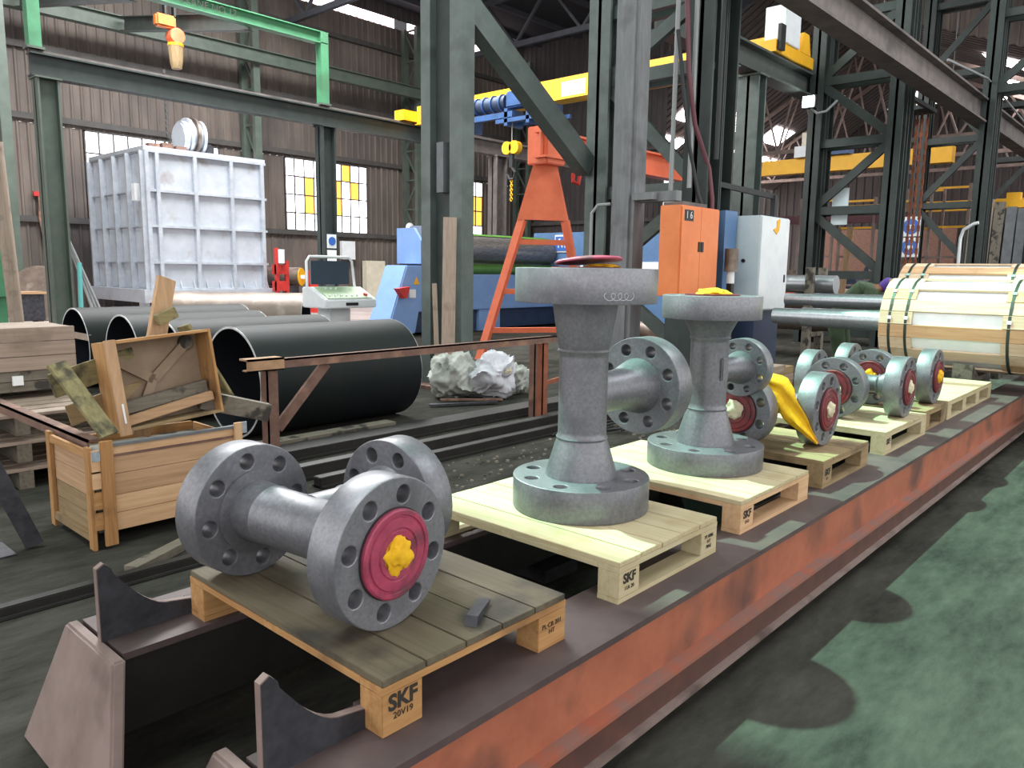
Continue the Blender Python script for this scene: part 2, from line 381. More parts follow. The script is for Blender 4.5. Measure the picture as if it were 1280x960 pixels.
for k, (x0, x1) in enumerate(wins):
    w = struct(MB().box((x0, YW - 0.1, ZS), (x1, YW, ZS + 0.06)).box((x0, YW - 0.1, ZT - 0.06), (x1, YW, ZT))
               .box((x0, YW - 0.1, ZS), (x0 + 0.06, YW, ZT)).box((x1 - 0.06, YW - 0.1, ZS), (x1, YW, ZT)).build('window_%d' % (k + 1), 'girt'))
    nx = max(2, round((x1 - x0)/0.56)); px = (x1 - x0)/nx; pz = (ZT - ZS)/4
    for i in range(nx):
        for j in range(4):
            mm = 'pane'
            if k == 1 and (i, j) in ((2, 1), (2, 2), (5, 2), (6, 3), (5, 1), (7, 2)): mm = 'amber'
            if k == 1 and (i, j) in ((0, 0), (1, 2), (4, 0)): mm = 'pane2'
            if k == 2 and j in (1, 2): mm = 'amber'
            MB().box((x0 + i*px + 0.02, YW - 0.04, ZS + j*pz + 0.02), (x0 + (i+1)*px - 0.02, YW - 0.02, ZS + (j+1)*pz - 0.02)).build('pane', mm, w)
    for i in range(1, nx): MB().box((x0 + i*px - 0.03, YW - 0.08, ZS), (x0 + i*px + 0.03, YW - 0.02, ZT)).build('glazing_bar', 'girt', w)
    for j in range(1, 4): MB().box((x0, YW - 0.09, ZS + j*pz - 0.03), (x1, YW - 0.02, ZS + j*pz + 0.03)).build('glazing_bar', 'girt', w)
# end cladding of the left bay and the gable over the opening to the far bay
XE = 37.0
fnE = lambda u, w, z: (XE - w, u, z)
we = struct(MB().box((XE + 0.1, 22.6, 0), (XE + 0.25, YW, 0.4)).build('wall_back', 'claddk'))
corr(22.6, YW, 0, 4.6, fnE).build('cladding_sheet', 'claddk', we)
corr(22.6, YW, 4.6, 16.2, fnE).build('cladding_sheet', 'claddk', we)
g = MB()
def gable(y0, y1, zb0, zb1):
    n = int((y1 - y0)/0.36); k = []
    for i in range(n):
        a = y0 + (y1 - y0)*i/n; bb = y0 + (y1 - y0)*(i + 1)/n
        za = zb0 + (zb1 - zb0)*i/n; zb = zb0 + (zb1 - zb0)*(i + 1)/n; m = a + (bb - a)*0.6
        g.add([(XE, a, za), (XE, m, za), (XE, m, 21), (XE, a, 21)], [(0, 1, 2, 3)])
        g.add([(XE - 0.06, m, za), (XE - 0.06, bb, zb), (XE - 0.06, bb, 21), (XE - 0.06, m, 21)], [(0, 1, 2, 3)])
        for yy_, zz_ in ((m, za), (bb, zb)): g.add([(XE, yy_, zz_), (XE - 0.06, yy_, zz_), (XE - 0.06, yy_, 21), (XE, yy_, 21)], [(0, 1, 2, 3)])
gable(17.4, 22.6, 15.2, 12.0); gable(4, 17.4, 9.7, 15.2); gable(-12, 4, 15.0, 9.7)
g.build('gable_cladding', 'clad', we)
for z in (4.6, 8.4, 12.2): MB().box((XE - 0.25, 22.6, z - 0.1), (XE - 0.06, YW, z + 0.1)).build('girt', 'girt', we)
MB().bar((XE - 0.2, 22.8, 12.8), (XE - 0.2, 17.4, 15.1), 0.25, 0.4).bar((XE - 0.2, 17.4, 15.1), (XE - 0.2, 6, 12.8), 0.25, 0.4).build('gable_rafter', 'truss', we)
wf = struct(corr(-14, 36, 0, 14, lambda u, w, z: (63 - w, u, z), 0.6, 0.1).build('wall_far', 'claddk'))
MB().box((62.6, 1.5, 0.2), (62.8, 8, 6.5)).build('bright_doorway', 'pane2', wf)
MB().box((62.6, 17, 2.4), (62.8, 24, 3.2)).build('bright_doorway', 'pane2', wf)
MB().box((62.3, 14, 0), (62.6, 24, 5.2)).build('brick_infill', 'brick', wf)
# roof: one sheeting with an opening glazed by translucent green sheets over the skid
cl = MB()
for (x0, y0, x1, y1) in [(-14, -14, 1.0, 36), (1.0, -14, 14, 3.6), (1.0, 10.85, 14, 36), (14, -14, XE, 36)]:
    cl.box((x0, y0, 15.2), (x1, y1, 15.35))
ceil = struct(cl.build('ceiling', 'roof'))
for i in range(13):
    MB().add([(1.0 + i, 3.6, 15.25), (2.0 + i, 3.6, 15.25), (2.0 + i, 10.85, 15.25), (1.0 + i, 10.85, 15.25)], [(0, 1, 2, 3)]).build('translucent_sheet', 'sheet', ceil)
for x in (20.1, 29.2):
    t = MB(); t.bar((x, 8.2, 12.6), (x, 32.6, 12.6), 0.2, 0.25).bar((x, 8.2, 14.9), (x, 32.6, 14.9), 0.2, 0.25)
    for i in range(12):
        a = 8.2 + 24.4*i/12; c = 8.2 + 24.4*(i + 1)/12
        t.bar((x, a, 12.6 if i % 2 else 14.9), (x, c, 14.9 if i % 2 else 12.6), 0.12, 0.12)
    t.build('roof_truss', 'truss', ceil)
for y in (11, 14.5, 18, 21.5, 25, 28.5, 31.5): MB().box((14, y - 0.08, 14.95), (XE, y + 0.08, 15.2)).build('purlin', 'truss', ceil)
# roof of the far bay: two slopes with roof lights
def slope(y0, z0, y1, z1, rows):
    F = lambda x, t: (x, y0 + (y1 - y0)*t, z0 + (z1 - z0)*t)
    s_ = MB()
    for i in range(44):
        a = XE + 26*i/44; c = a + 26/44; m = a + 0.4
        U = lambda p: (p[0], p[1], p[2] + 0.06)
        s_.add([F(a, 0), F(m, 0), F(m, 1), F(a, 1)], [(0, 1, 2, 3)])
        s_.add([U(F(m, 0)), U(F(c, 0)), U(F(c, 1)), U(F(m, 1))], [(0, 1, 2, 3)])
        s_.add([F(m, 0), U(F(m, 0)), U(F(m, 1)), F(m, 1)], [(0, 1, 2, 3)]); s_.add([F(c, 0), U(F(c, 0)), U(F(c, 1)), F(c, 1)], [(0, 1, 2, 3)])
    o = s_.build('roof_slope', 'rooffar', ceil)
    for (t0, t1, x0, x1) in rows:
        q = [F(x0, t0), F(x1, t0), F(x1, t1), F(x0, t1)]
        MB().add([(p[0], p[1], p[2] - 0.08) for p in q], [(0, 1, 2, 3)]).build('roof_light', 'sky_pane', ceil)
slope(28, 8.6, 17.4, 15.4, [(0.10, 0.22, 42, 44.5), (0.12, 0.24, 48, 51), (0.12, 0.25, 55, 58), (0.32, 0.45, 41, 43), (0.33, 0.46, 46, 48.6), (0.34, 0.46, 52, 55)])
slope(17.4, 15.4, 4, 9.9, [(0.62, 0.74, 42, 44), (0.6, 0.72, 48, 50), (0.62, 0.74, 55, 57), (0.85, 0.95, 45, 47), (0.85, 0.95, 52, 54)])
slope(4, 9.9, -12, 15.2, [(0.2, 0.3, 41, 43), (0.2, 0.3, 48, 50)])
for x in (43, 49.5, 56):
    t = MB(); t.bar((x, 4, 8.5), (x, 28, 8.5), 0.15, 0.2).bar((x, 28, 8.6), (x, 17.4, 14.9), 0.15, 0.2).bar((x, 17.4, 14.9), (x, 4, 9.2), 0.15, 0.2)
    for i in range(8):
        a = 4 + 3*i; c = a + 3
        top = lambda y: 15.0 - (abs(y - 17.4)/(10.6 if y > 17.4 else 13.4))*6.0
        t.bar((x, a, 8.5), (x, (a + c)/2, top((a + c)/2)), 0.09, 0.09).bar((x, (a + c)/2, top((a + c)/2)), (x, c, 8.5), 0.09, 0.09)
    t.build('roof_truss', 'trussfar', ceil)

# ================================================================== STEEL FRAMES OF THE HALL
def lattice(p, label, x, y, h, w=0.9, m='girt', group=None):
    t = thing('lattice_column', label, 'column', (x, y, 0), group)
    for s_ in (-1, 1): MB().box((x - 0.15, y + s_*w/2 - 0.12, 0), (x + 0.15, y + s_*w/2 + 0.12, h)).build('chord', m, t)
    z = 0.4; k = 1
    while z + 1.5 < h:
        MB().bar((x, y - k*w/2, z), (x, y + k*w/2, z + 1.5), 0.08, 0.1).build('lacing_bar', m, t)
        MB().bar((x, y - w/2, z + 1.5), (x, y + w/2, z + 1.5), 0.08, 0.08).build('lacing_bar', m, t)
        z += 1.5; k = -k
    return t
for x, lab in ((18.2, 'dark lattice wall column behind the silver tank, right of its blower'), (27.4, 'dark lattice wall column right of the tall wall windows'),
               (36.2, 'dark lattice column in the corner of left and end walls')):
    lattice('', lab, x, 32.1, 14, 1.0, 'greenmid', 'lattice columns along the left wall')
lattice('', 'dark lattice column at the far left edge, seen by the first runway post', 7.6, 28.6, 14.5, 1.6, 'greenmid', 'lattice columns along the left wall')
MB_ = MB
# runway on the wall columns
tag(MB().ibar((6, 31.3, 10.65), (36, 31.3, 10.65), 0.35, 0.55, 0.04).build('crane_runway_beam', 'greenmid'), 'dull green runway beam high along the left wall, with stiffeners', 'beam')
# the lower runway (y=22) on posts
rb = thing('crane_runway_beam', 'dark grey-green runway beam on posts in front of the silver tank', 'beam', (16, 22, 6.3))
MB().ibar((6.62, 22, 6.58), (19.5, 22, 6.58), 0.34, 0.56, 0.04).build('girder', 'greendk', rb)
MB().ibar((19.5, 22, 6.58), (34, 22, 6.58), 0.34, 0.56, 0.04).build('girder', 'girder', rb)
MB().box((6.62, 21.96, 6.86), (34, 22.04, 6.94)).build('crane_rail', 'girder', rb)
def hpost(name, label, x, y, h, w, d, m, group=None, cat='column', tilt=0):
    t = thing(name, label, cat, (x, y, 0), group)
    MB().box((x - w/2, y - d/2, 0.02), (x - w/2 + 0.05, y + d/2, h)).box((x + w/2 - 0.05, y - d/2, 0.02), (x + w/2, y + d/2, h)).box((x - w/2, y - 0.03, 0.02), (x + w/2, y + 0.03, h)).build('shaft', m, t)
    MB().box((x - w/2 - 0.1, y - d/2 - 0.1, 0), (x + w/2 + 0.1, y + d/2 + 0.1, 0.03)).build('base_plate', m, t)
    MB().box((x - w/2 - 0.05, y - d/2 - 0.05, h - 0.04), (x + w/2 + 0.05, y + d/2 + 0.05, h)).build('cap_plate', m, t)
    return t
hpost('runway_post', 'green H-section post under the runway beam left of the silver tank', 6.95, 22, 6.3, 0.5, 0.45, 'greenmid', 'posts of the left runway')
p = hpost('runway_post', 'dark H-section post between the two lit wall windows, signs on it', 15.1, 22, 6.3, 0.5, 0.45, 'greendk', 'posts of the left runway')
hpost('runway_post', 'pale grey post under the runway beam right of the central column', 23.3, 22, 6.3, 0.6, 0.5, 'girder', 'posts of the left runway')
# bright green portal crane no 12
cr = thing('portal_crane', 'bright green portal crane frame standing on the left runway beam', 'crane', (11, 22, 6.94))
for x in (6.75, 15.05): MB().box((x - 0.14, 21.85, 6.94), (x + 0.14, 22.15, 9.15)).build('leg', 'greenbr', cr)
MB().ibar((6.5, 22, 9.0), (15.2, 22, 9.0), 0.3, 0.36, 0.03).build('girder', 'greenbr', cr)
MB().box((6.55, 21.83, 6.94), (6.95, 22.17, 7.0)).build('end_carriage', 'greenmid', cr)
MB().box((14.85, 21.83, 6.94), (15.25, 22.17, 7.0)).build('end_carriage', 'greenmid', cr)
for x in (9.2, 12.6): MB().ibar((x, 22.1, 8.95), (x, 31.0, 10.6), 0.3, 0.5, 0.03).build('cross_girder', 'runway', cr)
text('CRANE NO 12', 0.27, (11.2, 21.845, 9.0), (1, 0, 0), (0, 0, 1), 'ink', cr)
h = thing('chain_hoist', 'orange chain hoist with a dark yellow hook block hanging at upper left', 'hoist', (11.9, 26, 8.1))
MB().box((11.5, 25.85, 9.35), (12.15, 26.15, 9.75)).build('motor', 'hoistor', h, 0.06)
MB().cyl((12.15, 25.8, 9.15), (12.15, 26.2, 9.15), 0.24, 16).build('gearbox', 'orange', h)
MB().box((11.8, 25.9, 9.75), (11.86, 26.1, 10.3)).box((12.1, 25.9, 9.75), (12.16, 26.1, 10.3)).build('hanger', 'black', h)
MB().lathe([(0.16, 0), (0.2, 0.2), (0.24, 0.7)], (12.15, 26, 8.15), (0, 0, 1), 12).build('hook_block', 'brownz', h)
MB().lathe([(0.25, 0.7), (0.25, 0.78)], (12.15, 26, 8.15), (0, 0, 1), 12).build('collar', 'yellow', h)
MB().cyl((12.15, 26, 8.9), (12.15, 26, 9.2), 0.03).build('chain', 'black', h)
c = thing('hanging_chain', 'dark hanging chain with hook above the silver tank top', 'chain', (12.4, 27.5, 5.9))
for i in range(22):
    z = 8.4 - i*0.1; MB().bar((12.4, 27.5, z), (12.4, 27.5, z - 0.11), 0.09 if i % 2 else 0.03, 0.03 if i % 2 else 0.09).build('link', 'girt', c)
MB().tube([(12.4, 27.5, 6.2), (12.52, 27.5, 6.1), (12.5, 27.5, 5.95), (12.38, 27.5, 5.92), (12.28, 27.5, 6.0)], 0.04).build('hook', 'girt', c)
# the big central twin column
t = thing('twin_column', 'tall green twin column in the centre, pinkish planks leaning on it', 'column', (7.9, 8.3, 0))
ax_, ay_ = 7.72, 7.98
MB().box((ax_, ay_, 0.05), (ax_ + 0.24, ay_ + 0.25, 13)).build('chord', 'green', t)
MB().box((ax_ + 0.0, ay_ + 0.66, 0.05), (ax_ + 0.2, ay_ + 0.86, 13)).build('chord', 'green', t)
MB().box((ax_ + 0.12, ay_ + 0.24, 0.05), (ax_ + 0.17, ay_ + 0.67, 13)).build('web_plate', 'greendk', t)
MB().box((ax_ - 0.25, ay_ - 0.1, 0), (ax_ + 0.5, ay_ + 1.1, 0.05)).build('base_plate', 'rust', t)
MB().prism([(0, 0), (0.45, 0), (0, 0.6)], lambda u, z: (ax_ - u*0.3, ay_ + 0.80 + u, 0.05 + z), lambda u, z: (ax_ + 0.03 - u*0.3, ay_ + 0.83 + u, 0.05 + z)).build('gusset', 'green', t)
MB().box((ax_ - 0.02, ay_ + 0.36, 2.85), (ax_ + 0.12, ay_ + 0.5, 3.55)).build('junction_box', 'grey', t)
tag(MB().bar((7.47, 8.0, 0.05), (7.60, 8.09, 2.48), 0.19, 0.035, (-1, -1, 0)).build('leaning_plank', 'weathz'), 'wide pinkish plank leaning on the central green column', 'plank', 'planks leaning on the column')
tag(MB().bar((7.38, 8.10, 0.05), (7.52, 8.33, 1.55), 0.07, 0.03, (-1, -1, 0)).build('leaning_plank', 'weathz'), 'narrow short plank left of the wide one at the central column', 'plank', 'planks leaning on the column')
tag(MB().bar((7.98, 8.2, 5.42), (10.66, 8.02, 3.47), 0.26, 0.34).build('diagonal_brace', 'green'), 'wide green diagonal brace running down to the lattice tower', 'brace')
# lattice towers of the right-hand runway
def tower(label, x, ya, yb, h, m, zs, cw=0.34, first=1, dp=0.5, m2=None):
    t = thing('lattice_tower', label, 'tower', (x, (ya + yb)/2, 0), 'lattice towers of the right runway')
    for k, y in enumerate((ya, yb)):
        for dx in (0, dp):
            MB().box((x + dx - cw/2, y - 0.03, 0), (x + dx + cw/2, y + 0.03, h)).box((x + dx - cw/2, y - cw/2, 0), (x + dx - cw/2 + 0.05, y + cw/2, h)).box((x + dx + cw/2 - 0.05, y - cw/2, 0), (x + dx + cw/2, y + cw/2, h)).build('chord', m2 if (m2 and k) else m, t)
    for i, z in enumerate(zs):
        for dx in (0, dp): MB().bar((x + dx, ya, z), (x + dx, yb, z), 0.12, 0.2).build('strut', m, t)
        for y in (ya, yb): MB().bar((x, y, z), (x + dp, y, z), 0.1, 0.1).build('strut', m, t)
        if i + 1 < len(zs):
            a, c = (ya, yb) if (i + first) % 2 else (yb, ya)
            MB().bar((x, a, z), (x, c, zs[i+1]), 0.1, 0.2).build('diagonal', m, t)
    return t
tower('green lattice tower right behind the grey column, orange cabinet beside', 10.9, 7.85, 6.0, 10, 'green', [0.4, 1.7, 3.05, 4.85, 5.9, 7.2, 8.5], 0.42, 0, 0.4, 'greendk')
tower('dark lattice tower behind the steel shafts, floodlight at its left', 20.1, 7.9, 6.0, 9.2, 'greendk', [0.3, 1.75, 3.35, 5.0, 6.5, 8.0])
tower('dark lattice tower carrying two round blue signs', 29.2, 7.9, 6.0, 11.0, 'greendk', [0.3, 2.0, 4.1, 6.2, 8.3, 10.5])
tower('dark lattice tower furthest to the right behind the stood plates', 38.3, 7.9, 6.0, 10.3, 'greendk', [0.3, 2.2, 4.4, 6.6, 8.8])
tower('dark upper tower frame at the top right corner', 24.5, 5.0, 2.8, 13, 'greendk', [6.7, 8.6, 10.5, 12.4])
gb = thing('runway_girder', 'dusty brown runway girder crossing the upper right corner', 'beam', (26, 5.2, 6.0))
MB().ibar((10.5, 5.2, 6.15), (44, 5.2, 6.15), 0.4, 0.62, 0.05).build('girder', 'girder', gb)
MB().box((10.5, 5.15, 6.46), (44, 5.25, 6.56)).build('crane_rail', 'girder', gb)
MB().tube([(20.2, 5.05, 6.62), (24, 5.0, 6.9), (30, 5.05, 6.62)], 0.03, 6).build('power_cable', 'cable', gb)
# runway beam at y=7.6 with two H posts
tag(MB().ibar((12.9, 8.2, 6.45), (20.3, 8.2, 6.45), 0.4, 0.55, 0.05).build('runway_beam', 'runway'), 'dark runway beam on two green posts under the white crane box', 'beam')
hpost('runway_post', 'green H-section post, left one of the pair above the cabinets', 15.8, 8.2, 6.15, 0.3, 0.3, 'green', 'pair of posts above the cabinets')
hpost('runway_post', 'green H-section post, right one of the pair above the cabinets', 17.0, 8.2, 6.15, 0.4, 0.5, 'green', 'pair of posts above the cabinets')
# grey column in the middle
g_ = thing('grey_column', 'smooth grey steel column right behind the tallest fitting', 'column', (9.8, 6.75, 0))
MB().box((9.62, 6.40, 0.04), (10.02, 6.80, 9.5)).build('shaft', 'grey_col', g_, 0.06)
MB().box((9.45, 6.2, 0), (10.2, 7.0, 0.04)).build('base_plate', 'greendk', g_)
MB().box((9.62, 6.05, 2.78), (9.76, 6.40, 2.88)).box((9.76, 5.75, 2.76), (9.9, 6.40, 2.9)).build('bracket_arm', 'grey_col', g_)
MB().tube([(9.66, 6.80, 2.75), (9.62, 7.0, 2.74), (9.6, 7.1, 2.62), (9.6, 7.1, 1.95)], 0.025).build('vent_pipe', 'cable', g_)
MB().box((9.56, 6.81, 1.86), (9.64, 7.2, 1.95)).build('pipe_clamp', 'pinkx', g_)

# ================================================================== STEEL SKID (the long rust-red frame)
sk = thing('steel_skid', 'long rust-red steel skid frame carrying the row of pallets', 'skid', (6.5, 2.1, 0))
X0, X1 = 0.92, 13.6
def skbeam(name, y_out, y_in, s_):      # s_: +1 outer face towards -Y
    y0, y1 = min(y_out, y_in), max(y_out, y_in)
    MB().box((X0, y0, 0.445), (X1, y1, 0.47)).build('top_plate', 'skid_top', sk)
    yo = y_out + s_*0.012
    MB().box((X0, min(yo, yo + s_*0.02), 0.215), (X1, max(yo, yo + s_*0.02), 0.445)).build('side_web', 'orange_prime', sk)
    yi = y_in - s_*0.06
    MB().box((X0, min(yi, yi - s_*0.02), 0.15), (X1, max(yi, yi - s_*0.02), 0.445)).build('inner_web', 'railblack', sk)  # near-black colour carries the shade inside the frame
    yl = y_out - s_*0.045
    MB().box((X0, min(yl, yl + s_*0.09), 0.195), (X1, max(yl, yl + s_*0.09), 0.215)).build('ledge', 'skid_edge', sk)
    MB().box((X0, min(yl + s_*0.006, yl + s_*0.026), 0.095), (X1, max(yl + s_*0.006, yl + s_*0.026), 0.195)).build('lower_web', 'skid_low', sk)
    yb = y_out - s_*0.065
    MB().box((X0, min(yb, yb + s_*0.1), 0.075), (X1, max(yb, yb + s_*0.1), 0.095)).build('bottom_plate', 'skid_end', sk)
skbeam('front', 1.44, 1.76, 1)
skbeam('rear', 2.93, 2.56, -1)
for x in (2.2, 4.4, 6.9, 9.2, 11.4): MB().box((x, 1.70, 0.1), (x + 0.12, 2.62, 0.30)).build('cross_member', 'railblack', sk)
for x in (3.2, 6.2, 9.5, 12.6):
    for y in (1.46, 2.62): MB().box((x, y, 0), (x + 0.3, y + 0.26, 0.075)).build('foot_block', 'steeldark', sk)
# flared leg boxes at the near end
def leg(y0, y1, yb0, yb1):
    top = [(X0 - 0.05, y0, 0.468), (X0 - 0.05, y1, 0.468), (X0 - 0.006, y1, 0.468), (X0 - 0.006, y0, 0.468)]
    bot = [(X0 - 0.17, yb0, 0), (X0 - 0.17, yb1, 0), (X0 - 0.126, yb1, 0), (X0 - 0.126, yb0, 0)]
    MB().add(bot + top, [(3, 2, 1, 0), (4, 5, 6, 7), (0, 1, 5, 4), (1, 2, 6, 5), (2, 3, 7, 6), (3, 0, 4, 7)]).build('leg', 'skid_end', sk, 0.008)
leg(2.52, 2.95, 2.30, 3.12); leg(1.42, 1.85, 1.24, 2.06)
def horn(y):
    pts = [(0.0, -0.06), (0.0, 0.26), (0.025, 0.275), (0.045, 0.255)]
    for i in range(9):
        a = i/8; pts.append((0.05 + 0.20*a, 0.235 - 0.165*math.sin(a*PI/2)))
    pts += [(0.34, 0.055), (0.34, -0.06)]
    o = (X0 - 0.02, y, 0.47)
    MB().prism(pts, lambda u, w: (o[0] + u, y, o[2] + w), lambda u, w: (o[0] + u, y + 0.025, o[2] + w)).build('end_horn', 'skid_end', sk)
    MB().prism(pts, lambda u, w: (o[0] + u + 0.003, y - 0.003, o[2] + w - 0.003), lambda u, w: (o[0] + u + 0.003, y, o[2] + w - 0.003)).build('horn_face', 'steeldark', sk)
    MB().box((X0 + 0.3, y, 0.47), (X0 + 0.42, y + 0.06, 0.52)).build('bearer_bar', 'skid_top', sk)
horn(2.70); horn(1.64)
tag(MB().tube([(1.06, 2.2, 0.0), (1.1, 2.15, 0.12), (1.2, 2.02, 0.2), (1.34, 1.95, 0.06), (1.5, 2.0, 0.012)], 0.014).build('cable_loop', 'turq'), 'thin teal cable lying inside the dark end of the skid', 'cable')

# ================================================================== PALLETS
PT = 0.64
def pallet(label, x0, x1, y0, y1, kind, nb=2, mark=None, sub=None, right=None, size=0.055, low=True, top=None):
    t = thing('wooden_pallet', label, 'pallet', (x0, y0, 0.47), 'pallets on the skid')
    nd = max(5, round((x1 - x0)/0.165)); w = (x1 - x0)/nd
    for i in range(nd):
        dz = random.uniform(-0.002, 0.0)
        MB().box((x0 + i*w + 0.002, y0 + random.uniform(0, 0.004), PT - 0.022), (x0 + (i+1)*w - 0.002, y1, PT + dz)).build('deck_board', (top or kind) + 'y', t, 0.002)
    for y in (y0, (y0 + y1)/2 - 0.05, y1 - 0.1):
        MB().box((x0, y, PT - 0.044), (x1, y + 0.1, PT - 0.0225)).build('stringer_board', kind + 'x', t)
    for x in (x0, x1 - 0.09):
        MB().box((x, y0 + 0.101, PT - 0.044), (x + 0.09, (y0 + y1)/2 - 0.051, PT - 0.0225)).build('side_stringer', kind + 'y', t)
        MB().box((x, (y0 + y1)/2 + 0.051, PT - 0.044), (x + 0.09, y1 - 0.101, PT - 0.0225)).build('side_stringer', kind + 'y', t)
    for y in (y0, y1 - 0.1):
        if low or y > y0: MB().box((x0, y, 0.47), (x1, y + 0.1, 0.489)).build('bottom_board', kind + 'x', t)
        for i in range(nb):
            xa = x0 + (x1 - x0 - 0.145)*i/(nb - 1)
            MB().box((xa, y, 0.4893 if (low or y > y0) else 0.4703), (xa + 0.145, y + 0.1, PT - 0.0443)).build('block', kind + 'x', t, 0.002)
    yy = y0 - 0.0015
    if mark:
        text(mark, size, (x0 + 0.073, yy, 0.562), (1, 0, 0), (0, 0, 1), 'ink', t, bold=size*0.035)
    if sub: text(sub, size*0.42, (x0 + 0.073, yy, 0.522), (1, 0, 0), (0, 0, 1), 'ink', t)
    if right: text(right, 0.024, (x1 - 0.075, yy, 0.542), (1, 0, 0), (0, 0, 1), 'ink', t)
    return t
pallet('oily olive-brown pallet nearest the camera under the lying fitting', 1.215, 2.02, 1.56, 2.69, 'tan', 2, 'SKF', '20V19', 'PL·CB 201\nHT', 0.066, top='dirty', low=False)
pallet('pale clean pallet under the tallest standing fitting', 2.385, 3.18, 1.585, 2.72, 'pale', 2, 'SKF', '11A 20', 'P2 0086\nHT\nPINE')
pallet('dusty pallet under the shorter standing fitting', 3.475, 4.335, 1.61, 2.74, 'fresh', 2, 'SKF', '19 D', top='pale')
pallet('dusty pallet under the lying fitting with the yellow sheet', 4.60, 5.42, 1.625, 2.74, 'brown', 2, 'SKF', 'B 1')
pallet('pale pallet under the second fitting behind the yellow sheet', 5.80, 6.86, 1.63, 2.74, 'pale', 2, 'SKF', None)
pallet('dark brown pallet under the farthest lying fitting', 6.95, 7.60, 1.66, 2.74, 'brown', 2)
pallet('long pale pallet with three openings, last in the row', 7.68, 9.5, 1.66, 2.5, 'pale', 4)
# offcut bar on the first pallet
wdg = tag(MB().prism([(0, 0), (0.20, 0), (0.22, 0.012), (0.02, 0.03)], lambda u, z: (1.62 + u*0.75, 1.60 + u*0.45, PT + z), lambda u, z: (1.60 + u*0.75, 1.635 + u*0.45, PT + z)).build('steel_offcut', 'steeldark'),
          'small dark steel wedge lying on the near pallet edge', 'offcut')

# ================================================================== FLANGED FITTINGS
def ringplug(t, c, axis, r, m, name='plug'):
    prof = [(r, 0), (r, 0.012), (r*0.96, 0.016), (r*0.88, 0.016), (r*0.86, 0.011), (r*0.82, 0.011), (r*0.80, 0.016), (r*0.6, 0.017), (r*0.58, 0.013), (r*0.55, 0.013), (r*0.53, 0.017), (r*0.40, 0.015), (r*0.36, 0.004)]
    MB().lathe([(r*1.03, 0), (r*1.03, 0.006)], c, axis, 40).build('gasket', 'gasket', t, smooth=30)
    o = MB().lathe(prof, Vector(c) + Vector(axis)*0.004, axis, 40).build(name, m, t, smooth=30)
    return o
def tee_lying(name, label, x, y, bdir, plugm, clothm, cloth_front=True, D=0.48, ps=1.0, plug_branch=None, group='lying flanged tees', rz=0):
    """main axis along Y, branch along bdir*X; origin under the middle, on the pallet"""
    t = thing(name, label, 'flanged fitting', (0, 0, 0), group)
    zc = D/2; L_ = 0.41; T = 0.12
    flange('flange', D, T, (0, -L_ + T/2, zc), (0, -1, 0), 'steel2', t, spin=0.15)
    flange('flange', D, T, (0, L_ - T/2, zc), (0, 1, 0), 'steel', t, spin=0.25)
    flange('flange', D*0.98, T, (bdir*(0.485 - T/2), 0, zc), (bdir, 0, 0), 'steel', t)
    e = L_ - T
    MB().lathe([(0.150, -e - 0.005), (0.142, -e + 0.015), (0.120, -e + 0.06), (0.107, -e + 0.10), (0.110, -e + 0.108), (0.104, -e + 0.116), (0.102, 0), (0.103, e - 0.116), (0.108, e - 0.108), (0.105, e - 0.1), (0.108, e - 0.05), (0.110, e - 0.012), (0.150, e - 0.011), (0.150, e + 0.005)] if ps == 1 else [(0.13, -e - 0.005), (0.125, -e + 0.01), (0.075, -e + 0.09), (0.082, -e + 0.1), (0.07, -e + 0.11), (0.07, -0.06), (0.09, -0.03), (0.09, 0.03), (0.07, 0.06), (0.07, e - 0.11), (0.082, e - 0.1), (0.075, e - 0.09), (0.125, e - 0.01), (0.13, e + 0.005)], (0, 0, zc), (0, 1, 0), 40).build('run_pipe', 'steel', t, smooth=40)
    b1 = 0.485 - T
    MB().lathe([(0.104, 0.02), (0.10, 0.16), (0.106, 0.18), (0.10, 0.19), (0.112, b1 - 0.05), (0.14, b1 + 0.005)], (0, 0, zc), (bdir, 0, 0), 36).build('branch_pipe', 'steel', t, smooth=40)
    p = ringplug(t, (0, -L_, zc), (0, -1, 0), 0.142, plugm)
    if clothm: crumple('cloth', clothm, p, (0.0, -L_ - 0.012, zc), 0.062, (1, 0.5, 1.0), 3 + len(label), 4, 0.34, 1.25)
    if plug_branch:
        q = ringplug(t, (bdir*0.485, 0, zc), (bdir, 0, 0), 0.142, plugm)
        crumple('cloth', plug_branch, q, (bdir*0.497, 0, zc), 0.072, (0.5, 1, 1), 11 + len(label), 4, 0.34, 1.25)
    t.location = (x, y, PT); t.rotation_euler = (0, 0, rz)
    return t
tee_lying('flanged_tee', 'lying grey flanged tee with pink plug on the nearest pallet', 1.405, 2.20, 1, 'plug', 'yellow_cloth', rz=R(6))
tee_lying('flanged_tee', 'lying flanged tee with the yellow sheet over it', 5.06, 2.20, -1, 'plugdark', 'white_cloth', ps=0.6, plug_branch='white_cloth')
tee_lying('flanged_tee', 'lying flanged tee between the yellow-sheet tee and the farthest one', 6.56, 2.12, -1, 'plugdark', 'white_cloth', ps=0.6, plug_branch='white_cloth')
tee_lying('flanged_tee', 'farthest lying flanged tee with yellow rags in both plugs', 7.46, 2.13, -1, 'plugdark', 'yellow_cloth', ps=0.6, plug_branch='yellow_cloth')
